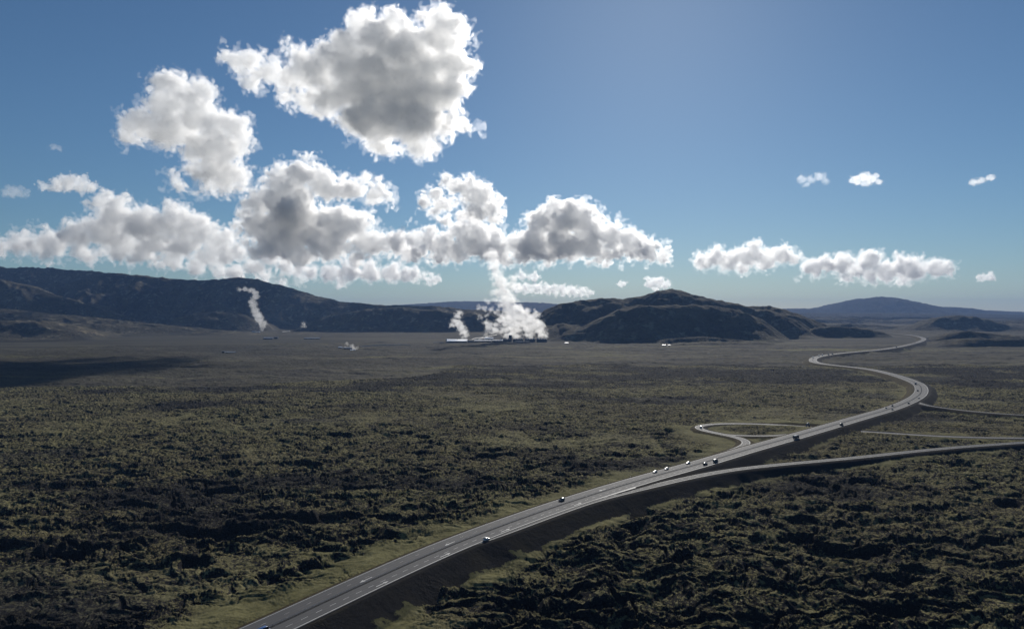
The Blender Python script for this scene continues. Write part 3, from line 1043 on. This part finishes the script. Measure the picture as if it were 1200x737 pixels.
hall(536, 3240, 88, 70, 7, 7.2, 'long hall with the bright white roof below a small steam plume', M_roofw, M_wall, doors=3, vents=1, name='turbine_hall')
hall(566, 3280, 74, 52, 6, 5.0, 'low grey roofed hall beside the white roofed hall', M_roofg, M_wall, doors=3, vents=3, name='turbine_hall')
hall(583, 3180, 46, 40, 6, 4.0, 'small grey gabled hall in front of the swirling plume', M_roofg, M_wall, doors=2)
flat(524.5, 3300, 14, 20, 12, 'narrow dark block against the left end of the white roofed hall', M_wall)
flat(552, 3200, 26, 18, 10, 'square dark block filling the gap between white and grey halls', M_wall)
hall(573, 3420, 40, 24, 9, 3.5, 'small pale roofed shed standing behind the grey roofed hall', M_roofw, M_wallc, doors=1)
flat(598, 3290, 13, 13, 30, 'tall dark tower block between the two biggest steam columns', M_wall, name='tower_block')
for i, (px, D, lab) in enumerate(((592, 3260, 'dark cooling tower row nearest the grey halls, under the swirling plume'), (607, 3250, 'dark cooling tower row right of the tall tower block'),
                                  (621, 3240, 'dark cooling tower row under the middle of the biggest plume'), (635, 3230, 'dark cooling tower row at the far right end of the plant'))):
    t = flat(px, D, 44, 18, 13, lab, M_wall, name='cooling_tower', stacks=4, cat='cooling tower')
    t['group'] = 'cooling towers of the power plant'
flat(612, 3150, 60, 14, 6, 'long low dark shed in front of the cooling tower rows', M_wall)
hall(664, 3120, 14, 9, 3.5, 1.6, 'tiny white roofed hut alone right of the plant', M_roofw, M_wallc, doors=1, name='hut')
hall(778, 2920, 13, 7, 2.4, 1.2, 'small grey roofed hut below the right hand mountain', M_roofg, M_wall, doors=1, name='hut')
hall(784, 2900, 9, 6, 2.2, 1.1, 'smaller grey roofed hut just right of another below the mountain', M_roofg, M_wall, doors=1, name='hut')
hall(315, 3560, 44, 26, 5, 3.0, 'grey roofed shed on the plain below the left steam plume', M_roofg, M_wall, doors=2)
flat(324, 3600, 16, 16, 8, 'dark square block right of the grey shed under the left plume', M_wall)
hall(270, 2420, 34, 14, 3.5, 2, 'low grey shed on a dark strip left on the plain', M_roofg, M_wall, doors=2)
flat(262, 2400, 8, 8, 5, 'small dark block at the left end of the low plain shed', M_wall)
hall(366, 3560, 74, 24, 4, 2.2, 'long low bluish shed left of the small white steam tent', M_roofg, M_wall, doors=3)
hall(408, 2560, 28, 14, 4, 2.4, 'dark well shed with small white steam rising beside it', M_roofg, M_wall, doors=2)
hall(399, 2590, 14, 10, 3.4, 2.0, 'little white roofed well house left of the dark well shed', M_roofw, M_wallc, doors=1, name='hut')
hall(413.5, 2500, 16, 10, 2.2, 1.6, 'flat white tank house just in front of the dark well shed', M_roofw, M_wallc, doors=1, name='hut')
hall(298, 4500, 22, 12, 4, 2.4, 'white roofed well house at the left foot of the left plume', M_roofw, M_wallc, doors=1, name='hut')
hall(303, 4460, 16, 12, 4, 2.2, 'white roofed hut tucked right against the left plume', M_roofw, M_wallc, doors=1, name='hut')


def pipeline(pts, label, r=1.6):
    """steam pipe on saddles, following the ground"""
    P = []
    for px, D in pts:
        x = (px - CX) / FPX * D
        P.append((x, D))
    Q = []
    for a, b in zip(P[:-1], P[1:]):
        n = max(2, int(math.hypot(b[0] - a[0], b[1] - a[1]) / 25))
        Q += [(a[0] + (b[0] - a[0]) * k / n, a[1] + (b[1] - a[1]) * k / n) for k in range(n)]
    Q.append(P[-1])
    X = np.array([q[0] for q in Q]); Y = np.array([q[1] for q in Q])
    Z = terrain(X, Y)[0]
    root = empty('pipeline', (X[0], Y[0], Z[0])); tag(root, label, 'pipeline')
    bm = bmesh.new()
    pts3 = [Vector((X[i] - X[0], Y[i] - Y[0], Z[i] - Z[0] + 2.4)) for i in range(len(Q))]
    rings = []
    for i, p in enumerate(pts3):
        d = (pts3[min(i + 1, len(Q) - 1)] - pts3[max(i - 1, 0)]).normalized()
        q = d.to_track_quat('Z', 'Y')
        rings.append([bm.verts.new(p + q @ Vector((math.cos(a) * r, math.sin(a) * r, 0))) for a in [2 * math.pi * k / 8 for k in range(8)]])
    for a, b in zip(rings[:-1], rings[1:]):
        for k in range(8): bm.faces.new((a[k], a[(k + 1) % 8], b[(k + 1) % 8], b[k]))
    obj('pipe', bm, M_pipe, root, True)
    for i in range(0, len(Q), 3):
        bm = bmesh.new(); box(bm, -.5, .5, -.5, .5, -2, 2.2)
        o = obj('saddle', bm, M_conc, root); o.location = pts3[i] - Vector((0, 0, 2.4))


pipeline([(553, 3420), (557, 3560), (566, 3700)], 'short pale pipeline climbing behind the white roofed hall', 1.3)
pipeline([(561, 3480), (568, 3640), (572, 3780), (582, 3950)], 'longer pale pipeline climbing the slope left of the main plume', 1.5)
pipeline([(331, 4560), (336, 4630), (340, 4700)], 'bright short pipeline on the slope right of the left plume', 1.6)
pipeline([(507, 3170), (520, 3180)], 'low pale pipeline leading up to the white roofed hall', 1.6)
pipeline([(422, 2850), (450, 2880), (480, 2900)], 'thin pale pipeline across the plain right of the well shed', 1.2)


def mast(px, D, h, label):
    x = (px - CX) / FPX * D
    z = ground_z(x, D)
    t = empty('radio_mast', (x, D, z)); tag(t, label, 'mast')
    bm = bmesh.new()
    for k in range(3):
        a = 2 * math.pi * k / 3
        cyl(bm, (math.cos(a) * 2.2, math.sin(a) * 2.2, -2), (math.cos(a) * .6, math.sin(a) * .6, h), .7, .5, n=5)
    for q in range(5):
        zz = h * (q + .5) / 5
        s = 2.2 + (.6 - 2.2) * (zz / h)
        P = [(math.cos(2 * math.pi * k / 3) * s, math.sin(2 * math.pi * k / 3) * s, zz) for k in range(3)]
        for k in range(3): cyl(bm, P[k], P[(k + 1) % 3], .3, n=4)
    obj('lattice_frame', bm, M_wall, t)
    bm = bmesh.new(); cyl(bm, (0, 0, h), (0, 0, h + 8), .5, .25, n=6)
    obj('antenna', bm, M_wall, t)


mast(283, 6105, 14, 'tiny dark mast on top of the left ridge')
mast(721, 4300, 8, 'tiny dark mast on the shoulder of the right hand mountain')


# ------------------------------------------------------------------ clouds and steam
def surface_nets(f):
    """quads round the region f > 0 of a grid"""
    s = f > 0
    c = np.zeros(np.array(f.shape) - 1, np.int8)
    for i in (0, 1):
        for j in (0, 1):
            for k in (0, 1):
                c += s[i:s.shape[0] - 1 + i, j:s.shape[1] - 1 + j, k:s.shape[2] - 1 + k]
    act = (c > 0) & (c < 8)
    idx = np.full(act.shape, -1, np.int32)
    ii, jj, kk = np.nonzero(act)
    idx[ii, jj, kk] = np.arange(len(ii))
    acc = np.zeros((len(ii), 3)); cnt = np.zeros(len(ii))
    cr = [(i, j, k) for i in (0, 1) for j in (0, 1) for k in (0, 1)]
    for a in cr:
        for ax in range(3):
            if a[ax] == 1: continue
            b = list(a); b[ax] = 1
            fa = f[ii + a[0], jj + a[1], kk + a[2]]; fb = f[ii + b[0], jj + b[1], kk + b[2]]
            m = (fa > 0) != (fb > 0)
            t = fa[m] / (fa[m] - fb[m])
            p = np.tile(np.array(a, float), (m.sum(), 1)); p[:, ax] += t
            acc[m] += p; cnt[m] += 1
    V = acc / cnt[:, None] + np.stack([ii, jj, kk], 1)
    Fs = []
    for ax in range(3):
        o1, o2 = (ax + 1) % 3, (ax + 2) % 3
        sl0 = [slice(None)] * 3; sl1 = [slice(None)] * 3
        sl0[ax] = slice(0, -1); sl1[ax] = slice(1, None)
        a, b = s[tuple(sl0)], s[tuple(sl1)]
        e = np.nonzero(a != b)
        E = np.stack(e, 1)
        ok = (E[:, o1] > 0) & (E[:, o2] > 0) & (E[:, o1] < s.shape[o1] - 1) & (E[:, o2] < s.shape[o2] - 1)
        E = E[ok]; inside = a[tuple(E.T)]
        q = []
        for d1, d2 in ((1, 1), (0, 1), (0, 0), (1, 0)):
            g = E.copy(); g[:, o1] -= d1; g[:, o2] -= d2
            q.append(idx[tuple(g.T)])
        Q = np.stack(q, 1)
        Q[~inside] = Q[~inside][:, ::-1]
        Fs.append(Q)
    return V, np.concatenate(Fs)


def band_noise(shape, lams, rng):
    """isotropic random fields, one per wavelength in voxels, unit variance"""
    kx = np.fft.fftfreq(shape[0])[:, None, None]; ky = np.fft.fftfreq(shape[1])[None, :, None]; kz = np.fft.rfftfreq(shape[2])[None, None, :]
    k = np.sqrt(kx * kx + ky * ky + kz * kz)
    W = np.fft.rfftn(rng.standard_normal(shape).astype(np.float32))
    out = []
    for l in lams:
        k0 = 1.0 / l
        G = np.exp(-((k - k0) / (k0 * .38)) ** 2)
        n = np.fft.irfftn(W * G, s=shape)
        out.append((n / (n.std() + 1e-9)).astype(np.float32))
    return out


def vapour(name, label, blobs, D, mat, cat, vox=1.3, seed=0, rough=1.0, kids=7, squash=.8, group=None, depth_k=.75, drift=0.0, flat_base=0.35, fringe=0.0, fringe_mat=None):
    """cloud or steam body. blobs: (photo x, photo y, radius in photo pixels) placed at distance D, with real thickness"""
    rng = np.random.RandomState(seed + 100)
    u = D / FPX
    B = []
    for b in blobs:
        px, py, r = b[:3]
        if r > 3:
            r = r * .86
        jy = rng.uniform(-.35, .35) * r + (b[3] if len(b) > 3 else 0)
        B.append((px, jy, -py, r))
        n = kids if r > 5 else 3
        for _ in range(n):
            v = rng.standard_normal(3); v /= np.linalg.norm(v)
            if v[2] < 0: v[2] *= flat_base
            q = rng.uniform(.32, .6) * r
            B.append((px + v[0] * r * .85, jy + v[1] * r * depth_k, -py + v[2] * r * .85, q))
    B = np.array(B)
    pad = 5 * vox
    lo = (B[:, :3] - B[:, 3:4]).min(0) - pad; hi = (B[:, :3] + B[:, 3:4]).max(0) + pad
    shape = tuple(int(v) for v in np.ceil((hi - lo) / vox))
    ax = [lo[k] + np.arange(shape[k]) * vox for k in range(3)]
    f = np.full(shape, -60.0, np.float32)
    for cx, cy_, cz, r in B:
        sl = []
        for q, c in enumerate((cx, cy_, cz)):
            a = max(0, int((c - r * 1.25 - 8 * vox - lo[q]) / vox)); b = min(shape[q], int((c + r * 1.25 + 8 * vox - lo[q]) / vox) + 2)
            sl.append(slice(a, b))
        sl = tuple(sl)
        X = ax[0][sl[0]][:, None, None] - cx; Y = (ax[1][sl[1]][None, :, None] - cy_) / depth_k; Z = (ax[2][sl[2]][None, None, :] - cz) / squash
        g = r - np.sqrt(X * X + Y * Y + Z * Z)
        f[sl] = np.maximum(f[sl], g)
    base_l = max(6, min(26, np.max(B[:, 3]) * 1.1)) / vox
    lams = [base_l, base_l / 2, base_l / 4, max(3.5, base_l / 8), 2.6]
    ns = band_noise(shape, lams, rng)
    A = base_l * vox * .27 * rough
    fb = f
    f = fb + A * (.45 * ns[0]) + A * .72 * (np.abs(ns[1]) - .75) + A * .46 * (np.abs(ns[2]) - .75) + A * .13 * (np.abs(ns[3]) - .7)

    def body(f, keep_share, keep_min):
        f[0] = f[-1] = -1; f[:, 0] = f[:, -1] = -1; f[:, :, 0] = f[:, :, -1] = -1      # nothing may touch the grid border
        V, F = surface_nets(f)
        if not len(F):
            return None
        lab = np.arange(len(V))
        for _ in range(60):
            old = lab
            mn = lab[F].min(1)
            lab = lab.copy(); np.minimum.at(lab, F.ravel(), np.repeat(mn, 4)); lab = lab[lab]; lab = lab[lab]
            if (lab == old).all(): break
        n_of = np.bincount(lab, minlength=len(V))
        keep = n_of[lab] > max(keep_min, keep_share * n_of.max())
        F = F[keep[F[:, 0]]]
        used = np.unique(F); rmp = np.zeros(len(V), np.int64); rmp[used] = np.arange(len(used)); V = V[used]; F = rmp[F]
        V = V * vox + lo
        W = np.stack([(V[:, 0] - CX) * u, D + V[:, 1] * u, CAM_H + (V[:, 2] + CY) * u], 1)
        if drift:
            W[:, 1] += np.clip(W[:, 2] - CAM_H, 0, None) * drift
        return W, F

    r1 = body(f, .012, 40)
    if r1 is None:
        return None
    W, F = r1
    c0 = W.mean(0); c0[2] = W[:, 2].min()
    o = mesh_np(name, W - c0, F, mat, True)
    o.location = c0
    tag(o, label, cat, group)
    if fringe:
        f2 = fb + fringe + A * (.5 * ns[0] + .62 * ns[1] + .5 * ns[2] + .12 * ns[3])
        r2 = body(f2, .005, 120)
        if r2 is not None:
            mesh_np('torn_fringe', r2[0] - c0, r2[1], fringe_mat or M_fringe, True, None, o)
    return o


M_fringe = vapour_mat('cloud_fringe_vapour', .0048, skin=.004)
M_cloud = vapour_mat('cloud_vapour', .0215)
M_cloud_far = vapour_mat('far_cloud_vapour', .016)
M_steam = vapour_mat('steam_vapour', .021)
M_sfr = vapour_mat('steam_fringe_vapour', .010, skin=.004)
M_thin = vapour_mat('thin_steam_vapour', .014)
M_wisp = vapour_mat('thin_cloud_vapour', .0045, skin=.012)
CL = 'cumulus clouds'

vapour('cloud', 'huge grey heart shaped cloud highest in the sky', [
    (440, 45, 34), (470, 60, 45), (515, 45, 30), (528, 75, 28), (400, 75, 34), (370, 85, 28), (340, 92, 20), (430, 100, 48), (480, 105, 50), (518, 110, 30),
    (385, 115, 28), (350, 118, 14), (440, 145, 34), (485, 148, 34), (515, 145, 22), (495, 175, 16), (450, 172, 16), (540, 148, 9), (560, 150, 5), (415, 140, 20),
    (295, 78, 18), (275, 72, 12), (318, 85, 16), (300, 95, 14), (345, 60, 7), (465, 25, 18), (430, 25, 14)], 4200, M_cloud, 'cloud', vox=1.5, seed=1, group=CL, fringe=2.4)
vapour('cloud', 'tall lumpy cloud left of the huge heart shaped one', [
    (200, 100, 20), (190, 120, 24), (225, 115, 24), (165, 150, 20), (200, 150, 32), (240, 145, 28), (270, 150, 22), (255, 175, 32), (285, 165, 14), (265, 205, 26), (240, 195, 20),
    (275, 218, 14), (150, 160, 12), (205, 215, 9), (240, 222, 9)], 4200, M_cloud, 'cloud', vox=1.5, seed=2, group=CL, fringe=2.4)
vapour('cloud', 'small flat cloud in open blue beside the far left frame edge', [(18, 225, 10), (8, 226, 7), (30, 227, 6)], 6500, M_wisp, 'cloud', seed=3, group=CL, vox=1.1)
vapour('cloud', 'small oval cloud left of the tall lumpy cloud', [(80, 215, 13), (95, 218, 12), (65, 217, 10), (108, 220, 8), (50, 219, 5)], 6500, M_cloud_far, 'cloud', seed=4, group=CL, vox=1.1)
vapour('cloud', 'tiny faint puff above the small oval cloud', [(64, 173, 5), (69, 174, 4)], 6500, M_wisp, 'cloud', seed=5, group=CL, vox=.9)
vapour('cloud', 'long low cloud bank resting over the left ridge', [
    (125, 240, 12), (140, 255, 22), (165, 262, 26), (200, 262, 24), (230, 270, 22), (120, 268, 24), (95, 275, 20), (70, 282, 18), (45, 285, 16), (20, 288, 13), (0, 290, 12), (-30, 290, 16),
    (255, 285, 18), (180, 285, 22), (215, 290, 20), (140, 288, 20), (270, 300, 14), (100, 294, 14), (60, 297, 12), (285, 290, 10), (245, 303, 14), (275, 318, 12), (310, 326, 8), (262, 318, 8), (330, 328, 7), (200, 306, 12), (232, 312, 11), (165, 302, 11), (300, 314, 12), (335, 314, 10), (315, 302, 12), (350, 326, 5)], 7600, M_cloud_far, 'cloud', vox=1.4, seed=6, group=CL, drift=-.0, fringe=2.4)
vapour('cloud', 'big dark centred cloud with a long tongue pointing right', [
    (355, 205, 20), (330, 215, 20), (380, 215, 18), (310, 235, 22), (340, 245, 32), (300, 262, 22), (330, 275, 34), (365, 270, 30), (395, 222, 16), (420, 222, 14), (440, 226, 11), (455, 232, 7),
    (400, 265, 26), (420, 260, 16), (390, 288, 22), (350, 300, 18), (310, 292, 16), (430, 285, 20), (455, 285, 16), (425, 300, 12), (480, 295, 12)], 7300, M_cloud, 'cloud', vox=1.4, seed=7, group=CL, fringe=2.4)
vapour('cloud', 'ragged low cloud strip under the big dark centred cloud', [
    (365, 320, 9), (385, 320, 12), (410, 318, 14), (435, 320, 13), (460, 320, 13), (480, 322, 11), (492, 323, 6), (400, 330, 7), (350, 318, 7)], 9000, M_cloud_far, 'cloud', seed=8, group=CL, vox=1.2, fringe=2.4)
vapour('cloud', 'small round puff right of the ragged low strip', [(508, 328, 8), (503, 331, 5), (513, 327, 5)], 9000, M_cloud_far, 'cloud', seed=9, group=CL, vox=.9)
vapour('cloud', 'torn ring shaped cloud floating over the steam clouds', [
    (500, 238, 9), (512, 228, 9), (525, 216, 10), (545, 222, 15), (560, 230, 17), (572, 242, 14), (580, 255, 10), (558, 250, 14), (540, 255, 8), (510, 248, 8), (522, 258, 7), (535, 215, 7), (520, 240, 10)], 8000, M_cloud, 'cloud', seed=10, group=CL, vox=1.3, rough=1.2, fringe=2.4)
vapour('cloud', 'wide steam born cloud directly above the main plume', [
    (480, 292, 16), (500, 282, 16), (520, 285, 18), (545, 275, 18), (560, 285, 22), (580, 292, 20), (535, 295, 16), (600, 285, 14), (515, 300, 12), (560, 265, 12), (612, 292, 14), (590, 302, 12)], 8300, M_cloud, 'cloud', vox=1.3, seed=11, group=CL, fringe=2.4)
vapour('cloud', 'dark hearted cloud with a white tail stretching right', [
    (650, 248, 16), (640, 262, 22), (670, 260, 24), (690, 265, 18), (630, 285, 24), (660, 285, 26), (690, 285, 22), (715, 280, 18), (740, 290, 18), (760, 296, 14), (775, 298, 9), (735, 278, 10),
    (610, 298, 12), (640, 302, 12), (700, 296, 14), (725, 300, 12)], 8300, M_cloud, 'cloud', vox=1.3, seed=12, group=CL, fringe=2.4)
vapour('cloud', 'thin broken cloud line right of the main plume', [(612, 324, 6), (626, 325, 7), (617, 338, 8), (628, 338, 8), (640, 339, 8), (650, 340, 7), (661, 341, 8), (672, 341, 8), (682, 342, 7), (690, 343, 5), (606, 338, 7)], 9500, M_cloud_far, 'cloud', seed=13, group=CL, vox=.8, squash=.8, kids=3, rough=1.7)
vapour('cloud', 'tiny puff left of the puff on the peak', [(728, 333, 5), (732, 332, 4)], 9500, M_cloud_far, 'cloud', seed=14, group=CL, vox=.8)
vapour('cloud', 'small white puff just over the right hand peak', [(762, 333, 8), (772, 331, 9), (780, 334, 6), (768, 336, 7)], 9500, M_cloud_far, 'cloud', seed=15, group=CL, vox=.9)
vapour('cloud', 'flat based white cloud right of the plumes, first of a pair', [
    (825, 307, 11), (840, 302, 13), (858, 305, 12), (875, 303, 13), (885, 297, 13), (900, 304, 12), (915, 299, 13), (928, 302, 10), (870, 314, 9), (895, 310, 9), (850, 312, 8)], 9000, M_cloud_far, 'cloud', seed=16, group=CL, vox=1.1, fringe=2.4)
vapour('cloud', 'longest white cloud on the right, over the far mountain', [
    (955, 314, 13), (970, 310, 12), (988, 312, 13), (1005, 316, 11), (1020, 306, 14), (1035, 318, 14), (1020, 322, 12), (1055, 314, 15), (1075, 316, 14), (1095, 314, 13), (1108, 316, 9), (1060, 325, 9),
    (990, 326, 6), (1040, 328, 6)], 9500, M_cloud_far, 'cloud', seed=17, group=CL, vox=1.2, fringe=2.4)
vapour('cloud', 'wispy fleck between the two white clouds on the right', [(934, 328, 4), (938, 325, 3)], 9500, M_wisp, 'cloud', seed=18, group=CL, vox=.7)
vapour('cloud', 'lone small low puff near the right frame edge', [(1150, 326, 6), (1158, 325, 7), (1163, 326, 4)], 9500, M_cloud_far, 'cloud', seed=19, group=CL, vox=.8)
vapour('cloud', 'torn small high cloud, leftmost of three in the right sky', [(940, 210, 7), (950, 211, 6), (962, 207, 7), (945, 216, 5), (968, 212, 5)], 5000, M_wisp, 'cloud', seed=20, group=CL, vox=.9, rough=1.2)
vapour('cloud', 'compact small high cloud, middle of three in the right sky', [(1003, 212, 7), (1013, 209, 8), (1024, 209, 7), (1030, 213, 5), (1015, 214, 6)], 5000, M_cloud_far, 'cloud', seed=21, group=CL, vox=.9)
vapour('cloud', 'slanting small high cloud, rightmost of three in the right sky', [(1140, 214, 5), (1150, 212, 5), (1160, 209, 5), (1146, 213, 5)], 5000, M_cloud_far, 'cloud', seed=22, group=CL, vox=.8)

K_ = dict(fringe=1.3, fringe_mat=M_sfr)
ST = 'steam plumes rising from the plain'
vapour('steam_plume', 'biggest white steam plume, rising from several cooling towers into the clouds', [
    (606, 393, 4.5), (604, 387, 6), (602, 380, 8), (599, 372, 9), (597, 362, 10), (594, 352, 10), (590, 342, 10), (588, 333, 9), (584, 325, 8), (580, 316, 7), (577, 306, 8), (575, 296, 8),
    (621, 393, 5), (619, 386, 6.5), (615, 379, 8), (610, 371, 9), (605, 363, 9), (636, 393, 4.5), (633, 387, 6.5), (628, 381, 7.5), (621, 374, 8), (615, 368, 7), (627, 370, 5), (600, 334, 6), (608, 336, 5), (602, 326, 5)],
    3310, M_steam, 'steam plume', vox=.8, **K_, seed=31, rough=.85, group=ST, drift=.5, kids=6, flat_base=1)
vapour('steam_plume', 'swirling white steam plume left of the biggest one', [
    (595, 393, 4.5), (594, 386, 5), (592, 379, 5), (588, 375, 5), (588, 388, 4), (580, 387, 5), (573, 383, 5), (570, 378, 3.5), (581, 380, 3)],
    3330, M_steam, 'steam plume', vox=.7, **K_, seed=32, rough=.9, group=ST, flat_base=1, kids=5)
vapour('steam_plume', 'thin torn steam drift above the swirling plume', [(562, 360, 3.5), (568, 361, 4), (575, 363, 4), (582, 366, 4), (572, 354, 3), (580, 352, 4), (577, 343, 4), (585, 358, 4), (563, 372, 2.5), (570, 370, 2)],
       3500, M_thin, 'steam plume', vox=.7, seed=33, rough=1.2, group=ST, flat_base=1, kids=4)
vapour('steam_plume', 'steam plume rising behind the white roofed hall', [(545, 393, 3), (543, 389, 4.5), (541, 384, 5), (537, 379, 5.5), (533, 377, 4), (536, 371, 3.5), (538, 367, 3), (530, 381, 2.5)],
       3330, M_steam, 'steam plume', vox=.6, **K_, seed=34, rough=.9, group=ST, flat_base=1, kids=5)
vapour('steam_plume', 'tiny hooked steam puff on the plant between two plumes', [(569, 394, 1.6), (569.3, 392, 1.5), (570.5, 389.8, 1.4)], 3330, M_steam, 'steam plume', vox=.35, seed=35, group=ST, flat_base=1)
vapour('steam_plume', 'curling bluish steam plume against the dark left hillside', [
    (308, 383, 4), (308, 379, 5.5), (304, 375, 6), (302, 370, 6), (299, 364, 5.5), (296, 358, 5), (296, 353, 4.5), (299, 348, 4.5), (299, 343, 4.5), (294, 340, 4), (287, 339, 3.5), (281, 339, 2.5)],
    4480, M_thin, 'steam plume', vox=.7, seed=36, rough=.9, group=ST, flat_base=1, kids=5)
vapour('steam_plume', 'small bright steam spurt at the foot of the left hills', [(355.5, 382.5, 1.8), (355, 380.5, 1.9), (354.6, 379, 1.2)], 4500, M_steam, 'steam plume', vox=.35, seed=37, group=ST, flat_base=1)
vapour('steam_plume', 'white tent shaped steam beside the dark well shed', [(415.8, 408.6, 2.6), (413.5, 406.8, 2.6), (413, 405, 1.7), (411, 408.6, 2.2)], 2560, M_steam, 'steam plume', vox=.4, seed=38, group=ST, flat_base=1)
vapour('steam_plume', 'faint thin steam left of the white tent shaped one', [(406.5, 404.5, 1.6), (406, 402.6, 1.3), (405, 406.5, 1.5)], 2600, M_thin, 'steam plume', vox=.4, seed=39, group=ST, flat_base=1)

# ------------------------------------------------------------------ haze
bm = bmesh.new()
box(bm, -22500, 22500, -22500, 22500, -45, 560)
m, nt, out = node_mat('thin_air')
pv = nt.nodes.new('ShaderNodeVolumePrincipled')
pv.inputs['Color'].default_value = (.32, .54, 1.0, 1)
pv.inputs['Density'].default_value = 3.3e-5
pv.inputs['Anisotropy'].default_value = 0.0
nt.links.new(pv.outputs[0], out.inputs['Volume'])
hz = obj('haze', bm, m)
hz['kind'] = 'stuff'
